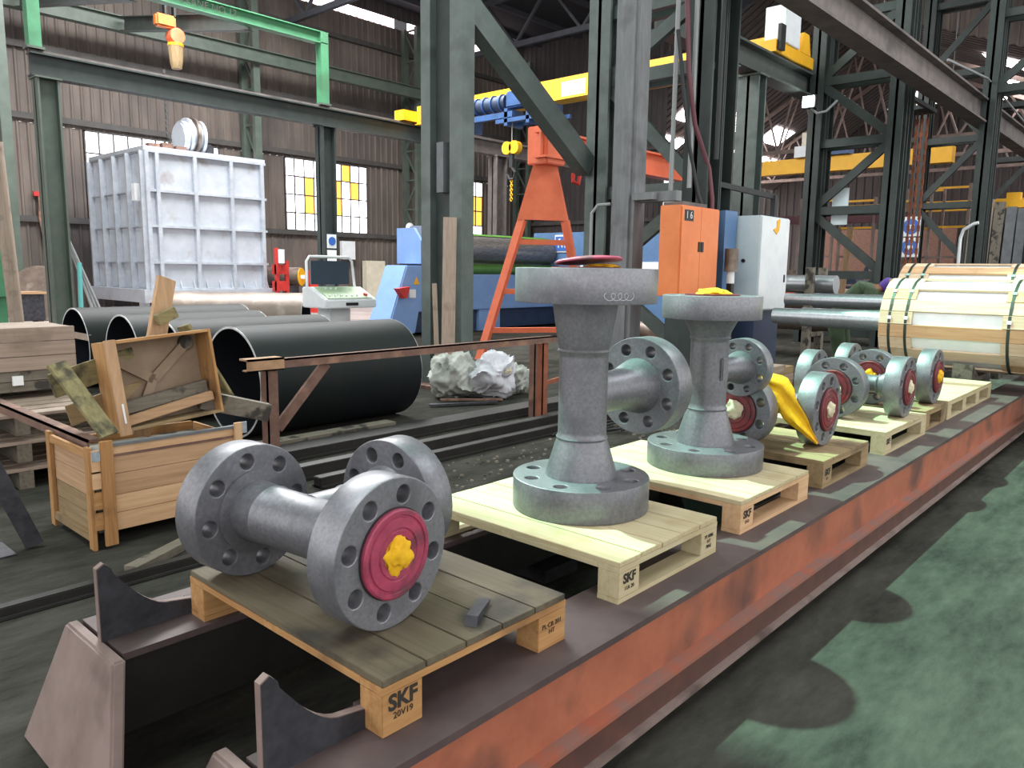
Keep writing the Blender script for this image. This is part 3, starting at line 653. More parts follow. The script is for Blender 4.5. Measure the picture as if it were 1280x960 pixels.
def tee_standing(label, x, y, Db, Dt, h, Tb, Tt, rp, w1, w2, hb, ht, zb, Dbr, tb, lb, lid):
    t = thing('standing_flanged_tee', label, 'flanged fitting', (0, 0, 0), 'standing flanged tees')
    flange('flange', Db, Tb, (0, 0, Tb/2), (0, 0, -1), 'steel', t, rh=0.033, spin=0.12)
    flange('flange', Dt, Tt, (0, 0, h - Tt/2), (0, 0, 1), 'steel2', t, rh=0.033, spin=0.2)
    MB().lathe([(hb, Tb - 0.005), (hb, Tb + 0.012), (rp + 0.012, w1 - 0.03), (rp + 0.004, w1 - 0.01), (rp + 0.009, w1), (rp + 0.001, w1 + 0.012), (rp, w1 + 0.03), (rp, w2 - 0.03), (rp + 0.001, w2 - 0.012), (rp + 0.009, w2), (rp + 0.003, w2 + 0.01), (rp + 0.008, w2 + 0.03), (ht, h - Tt - 0.012), (ht, h - Tt + 0.005)], (0, 0, 0), (0, 0, 1), 48).build('run_pipe', 'steel', t, smooth=35)
    rb = Dbr*0.2
    flange('flange', Dbr, tb, (lb + tb/2, 0, zb), (1, 0, 0), 'steel', t, rh=Dbr*0.06)
    MB().lathe([(rb, 0.03), (rb, lb*0.55), (rb*1.05, lb*0.7), (rb*1.45, lb + 0.005)], (0, 0, zb), (1, 0, 0), 36).build('branch_pipe', 'steel', t, smooth=40)
    if lid:
        p = MB().lathe([(0.01, 0.03), (0.09, 0.034), (0.145, 0.026), (0.158, 0.018), (0.155, 0.012), (0.01, 0.016)], (0.005, -0.01, h + 0.016), (0.02, 0.10, 1), 40, False).build('lid', 'plug', t, smooth=60)
        MB().lathe([(0.16, 0), (0.16, 0.006)], (0, 0, h), (0, 0, 1), 40).build('gasket', 'plugdark', t)
        crumple('cloth', 'yellow_cloth', t, (0.03, -0.07, h + 0.010), 0.075, (1.2, 1, 0.16), 21, 3, 0.3, 2)
    else:
        MB().lathe([(0.155, 0), (0.155, 0.008)], (0, 0, h), (0, 0, 1), 40).build('gasket', 'plugdark', t)
        crumple('cloth', 'yellow_cloth', t, (0.0, 0.0, h + 0.012), 0.1, (1.0, 1, 0.3), 22, 3, 0.3, 2)
    t.location = (x, y, PT)
    return t
t2 = tee_standing('tallest standing grey flanged tee, pink lid on top', 2.885, 2.155, 0.65, 0.655, 1.125, 0.15, 0.155, 0.115, 0.335, 0.745, 0.170, 0.152, 0.53, 0.50, 0.13, 0.46, True)
t3 = tee_standing('shorter standing grey flanged tee with yellow rag on top', 4.05, 2.125, 0.665, 0.56, 0.985, 0.13, 0.13, 0.108, 0.335, 0.745, 0.168, 0.150, 0.535, 0.36, 0.09, 0.40, False)
MB().box((4.05 - 0.05, 2.125 - 0.116, 1.145), (4.05 + 0.02, 2.125 - 0.100, 1.275)).build('name_plate', 'steel2', t3, 0.006)
for tt in (t2, t3):      # chalk mark scribbles on the top flange rims are raised chalk strokes
    pass
# yellow sheet draped from the branch flange of the second lying tee
ys = MB(); nu, nv = 20, 8
TP = [(4.86, 2.20, 1.05), (4.80, 2.14, 1.125), (4.82, 1.975, 1.095), (4.81, 1.915, 1.02), (4.795, 1.87, 0.94), (4.81, 1.80, 0.80), (4.83, 1.755, 0.70)]
BP = [(4.80, 2.14, 0.98), (4.76, 2.09, 1.03), (4.76, 2.02, 0.965), (4.76, 2.0, 0.90), (4.77, 1.975, 0.83), (4.785, 1.86, 0.76), (4.82, 1.75, 0.69)]
def along(P_, u):
    f = u*(len(P_) - 1); k = min(int(f), len(P_) - 2); return Vector(P_[k]).lerp(Vector(P_[k+1]), f - k)
for i in range(nu + 1):
    for j in range(nv + 1):
        u = i/nu; v = j/nv; w = along(TP, u).lerp(along(BP, u), v)
        ys.v.append(w + Vector((-0.035*math.sin(v*PI)*(1 - u) + 0.014*math.sin(v*9 + u*7), 0.012*noise.noise(Vector((u*6, v*5, 0))), 0.014*noise.noise(Vector((u*7, v*5, 3))))))
ys.f = [(i*(nv+1) + j, (i+1)*(nv+1) + j, (i+1)*(nv+1) + j + 1, i*(nv+1) + j + 1) for i in range(nu) for j in range(nv)]
yo = tag(ys.build('yellow_sheet', 'yellow_cloth', None, smooth=60), 'bright yellow plastic sheet draped over a lying tee', 'sheet')
sm = yo.modifiers.new('thick', 'SOLIDIFY'); sm.thickness = 0.003

# ================================================================== WOOD-CLAD ROLLS
def roll(label, x, z, y0, y1, r, jr, jl, seed):
    rnd = random.Random(seed); t = thing('packed_roll', label, 'roll', (x, (y0 + y1)/2, z - r), 'wood-clad rolls')
    n = 22
    MB().cyl((x, y0, z), (x, y1, z), r - 0.03, 40).build('core', 'wrap', t, smooth=40)
    for i in range(n):
        a = 2*PI*(i + 0.5)/n; hw = (r - 0.015)*math.tan(PI/n)*0.98
        er = Vector((math.cos(a), 0, math.sin(a))); et = Vector((-math.sin(a), 0, math.cos(a)))
        F = Matrix((et, Vector((0, 1, 0)), er)).transposed()
        m = rnd.choice(['rollwy', 'rollwy', 'paley', 'rollwy', 'freshy'])
        ro = r - 0.028 + rnd.uniform(0, 0.006)
        segs = [(y0, y1)] if i % 2 else [(y1 - 0.36, y1), (y1 - 1.62, y1 - 1.26), (y0, y1 - 2.5)]
        for (ya, yb) in segs:
            if yb - ya > 0.05: MB().box((-hw, ya, 0), (hw, yb, 0.026), F, Vector((x, 0, z)) + er*ro).build('stave', m, t, 0.002)
    for d in (0.13, 0.31, 1.34, 1.52, 2.62, 2.8):
        y = y1 - d
        if y > y0: 
            b = MB().lathe([(r - 0.02, 0), (r + 0.008, 0), (r + 0.008, 0.03), (r - 0.02, 0.03)], (x, y, z), (0, 1, 0), 44).build('strap', 'strap', t)
            for a in (2.35, 3.0): MB().box((-0.02, -0.008, 0), (0.02, 0.04, 0.006), frame((math.cos(a), 0, math.sin(a)), (0, 1, 0)), (x + (r + 0.008)*math.cos(a), y, z + (r + 0.008)*math.sin(a))).build('seal_clip', 'clip', b)
    MB().lathe([(jr + 0.03, 0), (jr + 0.03, 0.1), (jr, 0.1), (jr, jl*0.75), (jr*0.86, jl*0.755), (jr*0.86, jl)], (x, y1 - 0.04, z), (0, 1, 0), 32).build('journal', 'shaft', t, smooth=35)
    return t
roll('wood-clad roll with white strips and steel shaft, nearest of two', 10.25, 1.19, -1.6, 2.92, 0.53, 0.125, 1.55, 3)
roll('wood-clad roll standing higher behind the nearer roll', 11.75, 1.37, -2.2, 3.2, 0.55, 0.105, 1.75, 8)
for k, (x, z0) in enumerate([(10.25, 0.66), (11.75, 0.82)]):
    for y in (-0.8, 2.0):
        tb = thing('timber_cradle', 'dark timber cradle under the %s roll, %s end' % (['nearer', 'rear'][k], 'shaft' if y > 1 else 'far right'), 'cradle', (x, y, 0.47 if 1.44 < y < 2.9 else 0), 'cradles under the rolls')
        zb = 0.47 if y > 1 else 0.0
        MB().box((x - 0.5, y - 0.1, zb), (x + 0.5, y + 0.1, z0 - 0.04)).build('bearer', 'greywx', tb)
        for s_ in (-1, 1): MB().prism([(0.16, z0 - 0.04), (0.5, z0 - 0.04), (0.5, z0 + 0.12)], lambda u, z: (x + s_*u, y - 0.1, z), lambda u, z: (x + s_*u, y + 0.1, z)).build('chock', 'greywx', tb)

# ================================================================== LEFT FOREGROUND: HANDRAIL, CRATE, TIMBER
hr = thing('handrail', 'rusty angle-iron handrail on posts behind the lying fitting', 'handrail', (5.0, 5.65, 0))
MB().box((3.35, 5.62, 0.93), (6.98, 5.68, 1.0)).box((3.35, 5.62, 0.99), (6.98, 5.74, 1.0)).build('top_rail', 'rust', hr)
MB().box((3.08, 5.60, 0.92), (3.4, 5.63, 1.02)).box((3.08, 5.60, 1.005), (3.4, 5.74, 1.02)).box((3.08, 5.60, 0.92), (3.4, 5.7, 0.93)).build('end_channel', 'rustlight', hr)
def angle_post(x, y, h, m, w=0.07):
    MB().box((x, y, 0.0), (x + w, y + 0.012, h)).box((x, y, 0), (x + 0.012, y + w, h)).build('post', m, hr)
angle_post(3.26, 5.64, 0.92, 'rust', 0.1); angle_post(6.78, 5.65, 0.93, 'rustpost', 0.09); angle_post(6.93, 5.9, 0.93, 'rust', 0.09)
MB().bar((3.36, 5.67, 0.42), (3.85, 5.67, 0.93), 0.03, 0.09).build('brace', 'rust', hr)
MB().bar((6.9, 5.7, 0.45), (7.3, 5.75, 0.47), 0.03, 0.05).build('brace', 'rustpost', hr)
# rails / stacked sections along the floor
for k, (y, h, w, x1, lab) in enumerate([(4.28, 0.06, 0.07, 3.2, 'dark floor rail on the left, in front of the crate'), (5.12, 0.09, 0.10, 10.5, 'dark steel section on the floor below the handrail, nearest'),
                                        (5.42, 0.12, 0.12, 10.2, 'dark steel section on the floor below the handrail, middle'), (6.05, 0.10, 0.3, 9.6, 'dark wide steel section on the floor behind the handrail')]):
    tag(MB().box((0.2 if k == 0 else 3.4, y, 0), (x1, y + w, h)).box((0.2 if k == 0 else 3.4, y - 0.03, 0), (x1, y + w + 0.03, h*0.25)).build('floor_rail', 'railblack', None, 0.006), lab, 'rail', 'steel sections along the floor')
tag(MB().bar((1.65, 4.4, 0.03), (2.5, 4.85, 0.03), 0.09, 0.05).build('floor_plank', 'greywx'), 'thin grey timber lying on the floor in front of the crate', 'plank')
tag(MB().box((3.6, 6.50, 0), (5.3, 6.68, 0.09)).build('floor_plank', 'greywx'), 'long grey timber packed under the nearest big pipe', 'plank')
# crate
ct = thing('wooden_crate', 'open wooden crate full of timber scraps left of the near fitting', 'crate', (2.15, 5.3, 0))
cx0, cx1, cy0, cy1, ch = 1.66, 2.66, 4.94, 5.70, 0.62
zz = [0.10, 0.215, 0.33, 0.465, 0.585]
for i in range(4):
    MB().box((cx0 + 0.09, cy0, zz[i] + 0.003), (cx1 - 0.05, cy0 + 0.02, zz[i+1])).build('side_board', 'freshx' if i < 2 else 'pinkx', ct, 0.002)
    MB().box((cx0 + 0.02, cy1 - 0.02, zz[i]), (cx1 - 0.02, cy1, zz[i+1] - 0.003)).build('side_board', 'tanx', ct)
    MB().box((cx0 + 0.012, cy0 + 0.05, zz[i]), (cx0 + 0.03, cy1 - 0.05, zz[i+1] - 0.003)).build('end_board', 'browny' if i < 2 else 'pinky', ct)
    MB().box((cx1 - 0.03, cy0 + 0.05, zz[i]), (cx1 - 0.012, cy1 - 0.05, zz[i+1] - 0.003)).build('end_board', 'tany', ct)
MB().box((cx0 + 0.09, cy0 + 0.004, 0.588), (cx1 - 0.05, cy0 + 0.02, 0.64)).build('side_board', 'freshx', ct)
MB().box((cx0 + 0.12, cy0 - 0.004, 0.575), (cx1 - 0.06, cy0 - 0.0005, 0.592)).build('steel_band', 'rust', ct)
MB().box((cx0 + 0.05, cy0 - 0.025, 0.02), (cx0 + 0.125, cy0 - 0.0008, 0.685)).build('corner_batten', 'tanz', ct, 0.003)
MB().box((cx1 - 0.075, cy0 - 0.025, 0.02), (cx1 - 0.02, cy0 - 0.0008, 0.68)).build('corner_batten', 'freshz', ct, 0.003)
for y in (cy0, cy1 - 0.07): MB().box((cx0 - 0.015, y, 0.0), (cx0 + 0.011, y + 0.07, 0.65)).build('corner_batten', 'tanz', ct, 0.003)
MB().box((cx0 - 0.012, cy0 + 0.07, 0.05), (cx0 + 0.011, cy1 - 0.07, 0.1)).build('skirt_rail', 'browny', ct)
MB().box((cx0 - 0.012, cy0 + 0.07, 0.58), (cx0 + 0.011, cy1 - 0.07, 0.63)).build('skirt_rail', 'tany', ct)
for i, z in enumerate((0.13, 0.26, 0.39, 0.49)): MB().box((cx0 + 0.0, cy0 - 0.012, z), (cx0 + 0.049, cy0 - 0.0008, z + (0.11 if i < 3 else 0.14))).build('end_block', 'tanx' if i < 2 else 'freshx', ct)
MB().box((cx0 + 0.002, cy0 - 0.016, 0.565), (cx0 + 0.052, cy0 - 0.0121, 0.625)).build('tin_tag', 'tag', ct)
MB().box((cx1 - 0.018, cy0 - 0.014, 0.60), (cx1 + 0.02, cy0 - 0.008, 0.68)).build('tin_tag', 'tag', ct)
MB().box((cx0 + 0.03, cy0 + 0.03, 0.1), (cx1 - 0.03, cy1 - 0.03, 0.52)).build('timber_scraps', 'greywx', ct)
# angle iron on the crate rim and the bar from the left post
tag(MB().box((1.74, 4.93, 0.642), (2.6, 4.965, 0.66)).build('steel_strip', 'grey'), 'grey steel strip lying along the front rim of the crate', 'strip')
lb = tag(MB().box((1.70, 5.10, 0.652), (1.78, 7.9, 0.668)).box((1.70, 5.10, 0.60), (1.712, 7.9, 0.668)).build('rusty_bar', 'rust'), 'brown angle bar running from the left edge onto the crate corner', 'bar')
# tray (open box) leaning on the crate
T3 = Matrix.Rotation(R(-4.5), 3, 'Y') @ Matrix.Rotation(R(-6), 3, 'X')
to = Vector((1.95, 5.18, 0.665))
tr = thing('wooden_tray', 'open wooden tray on edge in the crate, fibreboard back with Y-shaped bracket', 'tray', to)
def tb_(a, b, name, m, p=None, bev=0.002): return MB().box(a, b, T3, to).build(name, m, p or tr, bev)
tw, th, td = 0.68, 0.60, 0.22
tb_((0, td, 0), (tw, td + 0.012, th), 'back_panel', 'fibre')
tb_((0, 0, 0), (tw, td, 0.02), 'side_board', 'brownx'); tb_((0, 0, th - 0.02), (tw, td, th), 'side_board', 'tanx')
tb_((-0.02, 0, 0), (0, td, th), 'side_board', 'tanz'); tb_((tw, 0, 0), (tw + 0.02, td, th), 'side_board', 'tanz')
tb_((-0.022, -0.02, -0.02), (0.048, -0.0005, th + 0.01), 'front_batten', 'pinkz')
tb_((0.012, -0.0235, 0.06), (0.026, -0.0202, 0.19), 'paper_strip', 'paper')
br = MB()
def yb(p, q, w=0.065):
    P0 = T3 @ Vector((p[0], td - 0.012, p[1])) + to; P1 = T3 @ Vector((q[0], td - 0.012, q[1])) + to
    br.bar(P0, P1, w, 0.035, T3 @ Vector((0, 1, 0)))
yb((0.06, 0.50), (0.33, 0.30)); yb((0.60, 0.52), (0.33, 0.30)); yb((0.33, 0.31), (0.26, 0.18), 0.06)
o_ = br.build('bracket', 'fibre', tr)
MB().lathe([(0.055, 0), (0.055, 0.02), (0.045, 0.03)], T3 @ Vector((0.60, td - 0.001, 0.52)) + to, T3 @ Vector((0, -1, 0)), 20).build('bracket_boss', 'greywx', o_)
MB().lathe([(0.03, 0), (0.03, 0.03)], T3 @ Vector((0.06, td - 0.001, 0.50)) + to, T3 @ Vector((0, -1, 0)), 14).build('bracket_boss', 'greywx', o_)
def plank(label, p0, p1, w, h, m, up=(0, 0, 1), group='timber scraps in and on the crate', bev=0.004):
    return tag(MB().bar(p0, p1, w, h, up).build('timber_plank', m, None, bev), label, 'plank', group)
def tp(u, w, v): return T3 @ Vector((u, w, v)) + to
plank('grey weathered plank lying inside the tray, upper of two', tp(0.02, 0.13, 0.14), tp(0.66, 0.13, 0.20), 0.05, 0.085, 'greywx')
plank('pinkish split plank lying inside the tray, lower of two', tp(0.03, 0.06, 0.06), tp(0.66, 0.06, 0.13), 0.05, 0.06, 'pinkx')
plank('pinkish plank standing up behind the tray', (2.20, 5.55, 0.55), (2.52, 5.72, 1.66), 0.15, 0.04, 'pinkz', (0.3, -1, 0))
plank('mossy plank leaning at the left corner of the crate', (1.80, 5.00, 0.70), (1.62, 5.30, 1.14), 0.02, 0.13, 'mossz', (1, 0.25, 0))
plank('broad mossy board behind the left of the tray', (1.62, 5.42, 0.98), (2.16, 5.46, 1.12), 0.022, 0.16, 'mossx')
plank('brown board under the broad mossy board', (1.70, 5.40, 0.78), (2.2, 5.44, 0.90), 0.022, 0.14, 'brownx')
plank('patchy mossy board sloping down right of the tray', (2.55, 5.55, 1.32), (2.86, 5.5, 0.74), 0.03, 0.12, 'mossz', (0.4, -1, 0))
plank('short mossy block peeking over the tray', (2.38, 5.6, 1.36), (2.52, 5.6, 1.42), 0.05, 0.08, 'mossx')
plank('dark grey beam end sticking out right of the crate', (2.56, 5.35, 0.80), (3.02, 5.22, 0.66), 0.12, 0.13, 'greywx')
# timber and pallets at the left edge
tbx = thing('timber_bin', 'weathered board bin at the left edge before the big pipes', 'bin', (1.9, 7.9, 0))
for i in range(3): MB().box((1.0, 7.5, 0.84 + i*0.125), (2.46, 7.53, 0.96 + i*0.125)).build('side_board', 'weathx', tbx, 0.003)
for i in range(5): MB().box((1.0, 7.53 + i*0.16, 1.18), (2.46, 7.53 + i*0.16 + 0.15, 1.205)).build('top_board', 'weathx', tbx, 0.003)
MB().box((2.42, 7.53, 0.84), (2.46, 8.33, 1.18)).build('side_board', 'weathy', tbx)
for z in (0.66, 0.75): MB().box((1.0, 7.52, z), (2.5, 8.3, z + 0.085)).build('bearer', 'greywx', tbx, 0.003)
MB().box((1.95, 7.49, 0.72), (2.03, 7.515, 0.80)).build('white_tag', 'paper', tbx)
for k in range(3):
    pz = thing('stacked_pallet', ['grey old pallet on the floor under the board bin', 'grey old pallet in the middle of the stack under the bin', 'grey old pallet directly under the board bin'][k], 'pallet', (1.9, 7.4, k*0.215), 'old pallets under the bin')
    z = k*0.215
    for i in range(7): MB().box((1.1 + k*0.05, 6.75 + i*0.2 + 0.004, z + 0.14), (2.62 - k*0.06, 6.75 + i*0.2 + 0.17, z + 0.165)).build('deck_board', 'weathx', pz, 0.002)
    for x in (1.15, 1.75, 2.4): MB().box((x, 6.75, z), (x + 0.1, 8.15, z + 0.138)).build('runner', 'greywy', pz)
pp = thing('steel_stand', 'dark braced steel stand at the far left edge', 'stand', (1.2, 5.35, 0))
MB().box((1.12, 5.3, 0), (1.2, 5.38, 1.12)).build('post', 'steeldark', pp)
MB().bar((1.2, 5.32, 0.66), (1.42, 5.28, 0.02), 0.05, 0.1).build('brace', 'steeldark', pp)
MB().box((0.6, 5.31, 1.06), (1.12, 5.37, 1.12)).build('top_bar', 'rust', pp)
MB().box((0.9, 5.2, 0), (1.3, 5.5, 0.012)).build('foot_plate', 'steeldark', pp)

# ================================================================== BIG PIPES
def bigpipe(label, x0, x1, y, r, z=None, m='pipe', rz=0.0, group='big dark pipes on the floor', wall=0.022, name='large_pipe'):
    z = r if z is None else z
    t = thing(name, label, 'pipe', (0, 0, 0), group); n = 56; L_ = x1 - x0
    MB().lathe([(r, -L_/2), (r, L_/2)], (0, 0, z), (1, 0, 0), n, False).build('shell', m, t, smooth=50)
    MB().lathe([(r - wall, -L_/2), (r - wall, L_/2)], (0, 0, z), (1, 0, 0), n, False).build('bore', 'pipein', t, smooth=50)
    for s_ in (-1, 1): MB().lathe([(r - wall, s_*L_/2), (r - wall, s_*(L_/2 + 0.004)), (r, s_*(L_/2 + 0.004)), (r, s_*L_/2)], (0, 0, z), (1, 0, 0), n, False).build('cut_edge', 'pipeend', t)
    t.location = ((x0 + x1)/2, y, 0); t.rotation_euler = (0, 0, rz)
    return t
bigpipe('dark green pipe farthest left, with a bar across its mouth', 3.95, 6.5, 12.05, 0.57)
bigpipe('dark green pipe second from the left behind the crate', 3.98, 5.9, 10.45, 0.56)
bigpipe('dark green pipe mostly hidden behind the nearest pipe', 3.80, 5.86, 8.80, 0.57)
bigpipe('nearest big dark pipe behind the handrail', 3.86, 5.92, 7.35, 0.575)
bigpipe('brown rolled plate lying behind the green pipes', 6.6, 9.2, 14.6, 0.62, None, 'rustpipe', R(-42), 'other rolled pipes')
tag(MB().box((3.96, 11.52, 0.70), (3.99, 12.58, 0.79)).build('cross_bar', 'weathy'), 'pale flat bar across the mouth of the leftmost pipe', 'bar')
# ================================================================== TANK
tk = thing('silver_tank', 'large silver panelled steel tank standing left, on a skirt', 'tank', (13, 28.4, 0))
tx0, tx1, ty0, ty1, tz0, tz1 = 10.95, 15.1, 26.0, 30.6, 0.98, 5.42
MB().box((tx0 + 0.06, ty0 + 0.06, tz0), (tx1 - 0.06, ty1 - 0.06, tz1)).build('shell', 'silverrib', tk)
cxs = [tx0 + 0.02, tx0 + 0.35, tx0 + 1.62, tx0 + 2.92, tx1 - 0.05]; czs = [tz0, tz0 + 0.88, tz0 + 2.06, tz0 + 3.2, tz1]
for i in range(4):
    for j in range(4):
        MB().box((cxs[i] + 0.03, ty0 + 0.04, czs[j] + 0.03), (cxs[i+1] - 0.03, ty0 + 0.059, czs[j+1] - 0.03)).build('panel', 'silver', tk, 0.004)
for i in range(4):
    for j in range(4):
        MB().box((tx0 + 0.04, ty0 + 0.1 + i*1.12, czs[j] + 0.03), (tx0 + 0.059, ty0 + 1.12 + i*1.12, czs[j+1] - 0.03)).build('panel', 'silver', tk, 0.004)
for z in czs: MB().box((tx0 - 0.02, ty0 - 0.1, z - 0.04), (tx1 + 0.1, ty0 + 0.05, z + 0.04)).build('rib', 'silverrib', tk)
for z in czs: MB().box((tx0 - 0.05, ty0, z - 0.02), (tx0 + 0.05, ty1, z + 0.02)).build('rib', 'silverrib', tk)
for x in cxs: MB().box((x - 0.06, ty0 - 0.12, tz0), (x + 0.06, ty0 + 0.05, tz1)).build('rib', 'silverrib', tk)
for i in range(5): MB().box((tx0 - 0.16, ty0 + 0.06 + i*1.12 - 0.05, tz0), (tx0 + 0.05, ty0 + 0.06 + i*1.12 + 0.05, tz1 + (0.0 if i < 4 else 0))).build('rib', 'silverrib', tk)
MB().box((tx0 - 0.05, ty0 - 0.05, tz1 + 0.001), (tx1 + 0.1, ty1, tz1 + 0.16)).build('top_flange', 'silver', tk)
MB().box((tx0 - 0.35, ty0 - 0.3, 0.55), (tx1 + 0.5, ty1 + 0.2, 0.97)).build('skirt', 'silver', tk)
for i in range(9):
    x = tx0 + 0.5 + i*0.46
    MB().prism([(0, 0), (0.12, 0), (0, 0.32)], lambda u, z: (x, ty0 - 0.12 - u + 0.1, 0.975 + z), lambda u, z: (x + 0.03, ty0 - 0.12 - u + 0.1, 0.975 + z)).build('gusset', 'silverrib', tk)
for x in (tx0 - 0.2, tx1 + 0.2):
    for y in (ty0, ty1 - 0.2): MB().box((x - 0.12, y, 0), (x + 0.12, y + 0.25, 0.549)).build('leg', 'silverrib', tk)
bl = thing('blower', 'round silver blower housing on top of the tank', 'blower', (12.95, 27.0, 5.6))
for i, (x, r) in enumerate([(12.55, 0.52), (12.78, 0.62), (13.0, 0.64), (13.22, 0.6)]):
    MB().cyl((x, 27.0, 5.58 + r), (x + (0.1 if i else 0.2), 27.0, 5.58 + r), r, 26).build('volute_plate', ['silver', 'silver', 'rustpipe', 'silver'][i], bl, smooth=40)
MB().cyl((12.6, 27.0, 6.2), (13.3, 27.0, 6.2), 0.5, 24).build('drum', 'silverrib', bl, smooth=40)
MB().box((13.35, 26.75, 5.58), (13.75, 27.25, 6.0)).build('motor', 'steeldark', bl, 0.08)
MB().box((12.4, 26.6, 5.58), (13.5, 27.4, 5.66)).build('base_frame', 'rust', bl)
for i in range(3): MB().box((11.2 + i*0.45, 26.2, 5.58), (11.55 + i*0.45, 26.5, 5.72 + 0.05*(i % 2))).build('top_clamp', 'rust', tk)
cb = tag(MB().box((10.72, 26.35, 3.85), (10.93, 26.6, 4.4)).build('control_box', 'white'), 'small white control box on the left side of the tank', 'box')

# ================================================================== CONSOLE
cn = thing('control_console', 'white control console with dark screen before the window', 'console', (7.08, 10.1, 0))
MB().box((6.86, 9.98, 0.0), (7.25, 10.3, 1.14)).build('pedestal', 'white', cn, 0.01)
MB().prism([(9.72, 1.15), (9.72, 1.28), (10.12, 1.46), (10.35, 1.46), (10.35, 1.15)], lambda y, z: (6.62, y, z), lambda y, z: (7.56, y, z)).build('desk', 'white', cn, 0.015)
MB().prism([(9.745, 1.298), (10.10, 1.456)], lambda y, z: (6.68, y, z), lambda y, z: (7.50, y, z))
F_ = frame((0, -0.41, 0.91), (0, 1, 0)).copy()
pc = Vector((7.09, 9.92, 1.374)); U = Vector((1, 0, 0)); V = Vector((0, 0.912, 0.41)); Nn = Vector((0, -0.41, 0.912)); P3 = Matrix((U, V, Nn)).transposed()
MB().box((-0.41, -0.19, 0), (0.41, 0.2, 0.01), P3, pc).build('key_panel', 'consgreen', cn)
for i in range(6):
    MB().lathe([(0.016, 0), (0.016, 0.02)], P3 @ Vector((-0.34 + i*0.1, -0.12, 0.01)) + pc, Nn, 10).build('button', 'white', cn)
for i in range(3): MB().lathe([(0.016, 0), (0.016, 0.02)], P3 @ Vector((-0.26 + i*0.09, 0.12, 0.01)) + pc, Nn, 10).build('button', 'white', cn)
MB().lathe([(0.035, 0), (0.035, 0.03)], P3 @ Vector((0.33, -0.1, 0.01)) + pc, Nn, 14).build('stop_button', 'red', cn)
MB().box((6.98, 9.708, 1.19), (7.2, 9.719, 1.235)).build('handle_slot', 'black', cn)
MB().box((6.70, 10.2, 1.50), (7.40, 10.26, 1.86)).build('screen', 'screen', cn, 0.01)
MB().box((6.99, 10.2, 1.46), (7.12, 10.25, 1.50)).build('screen_mount', 'grey', cn)
MB().tube([(6.63, 10.22, 1.44), (6.63, 10.22, 1.85), (6.68, 10.22, 1.92), (7.40, 10.22, 1.92), (7.46, 10.22, 1.86), (7.50, 10.2, 1.42)], 0.022, 8).build('guard_tube', 'white', cn, smooth=60)
# ================================================================== PLATE ROLLING MACHINE
pm = thing('plate_roller', 'large blue plate rolling machine behind the central column', 'machine', (16, 16, 0))
MB().prism([(12.5, 0.05), (13.2, 1.85), (13.9, 1.85), (13.5, 0.05)], lambda x, z: (x, 15.7, z), lambda x, z: (x, 16.6, z)).build('sloped_housing', 'blue', pm, 0.03)
MB().box((13.55, 15.75, 0.62), (20.6, 16.5, 1.62)).build('bed_panel', 'blue', pm, 0.02)
MB().box((13.6, 15.9, 0.05), (20.4, 16.6, 0.619)).build('base', 'bluedk', pm)
MB().box((16.0, 15.8, 0.0), (16.9, 16.5, 0.618)).build('leg', 'blue', pm)
MB().prism([(13.95, 1.621), (13.95, 2.55), (14.35, 2.95), (15.4, 2.95), (15.4, 1.621)], lambda x, z: (x, 15.9, z), lambda x, z: (x, 16.9, z)).build('head', 'bluedk', pm, 0.03)
MB().prism([(15.9, 1.9), (15.9, 2.5), (16.2, 2.86), (16.9, 2.86), (16.9, 1.9)], lambda y, z: (13.85, y - 0.02, z), lambda y, z: (13.94, y - 0.02, z)).build('head_plate', 'blue', pm)
for (x0, x1, y, z, r, m, nm) in [(15.41, 19.6, 16.3, 2.36, 0.43, 'rollsteel', 'upper_roll'), (15.41, 20.4, 16.1, 1.78, 0.15, 'rollgreen', 'lower_roll')]:
    MB().cyl((x0, y, z), (x1, y, z), r, 36).build(nm, m, pm, smooth=40)
MB().add([(15.5 + 4*(i % 2), 16.3 - 0.45*math.cos(a), 2.36 + 0.445*math.sin(a)) for a in (R(58), R(75), R(95), R(120)) for i in (0, 1)], [(2*j, 2*j + 1, 2*j + 3, 2*j + 2) for j in range(3)]).build('green_stripe', 'rollgreen', pm)
MB().box((19.65, 10.0, 0.05), (21.5, 16.9, 2.98)).build('far_housing', 'blueside', pm, 0.03)
for y in (13.9, 11.9): MB().box((19.62, y, 1.6), (19.649, y + 1.0, 2.05)).build('notice', 'paper', pm)
lg = MB().box((19.62, 15.3, 2.35), (19.648, 15.95, 2.9)).build('sign_plate', 'white', pm)
MB().box((19.60, 15.34, 2.40), (19.619, 15.91, 2.85)).build('sign_field', 'signblue', lg)
text('fw', 0.42, (19.597, 15.63, 2.62), (0, -1, 0), (0, 0, 1), 'white', lg)
MB().prism([(0, 0), (0.22, 0), (0.11, 0.2)], lambda u, z: (13.42 + u, 15.685, 1.35 + z), lambda u, z: (13.42 + u, 15.697, 1.35 + z)).build('warning_sign', 'yellow', pm)
MB().box((13.28, 15.685, 1.0), (13.5, 15.697, 1.22)).build('notice', 'paper', pm)
MB().prism([(0, 0), (0.4, 0.05), (0.3, -0.25), (0.2, -0.25)], lambda u, z: (12.75 + u, 15.5, 1.25 + z), lambda u, z: (12.75 + u, 15.69, 1.25 + z)).build('red_hopper', 'red', pm)
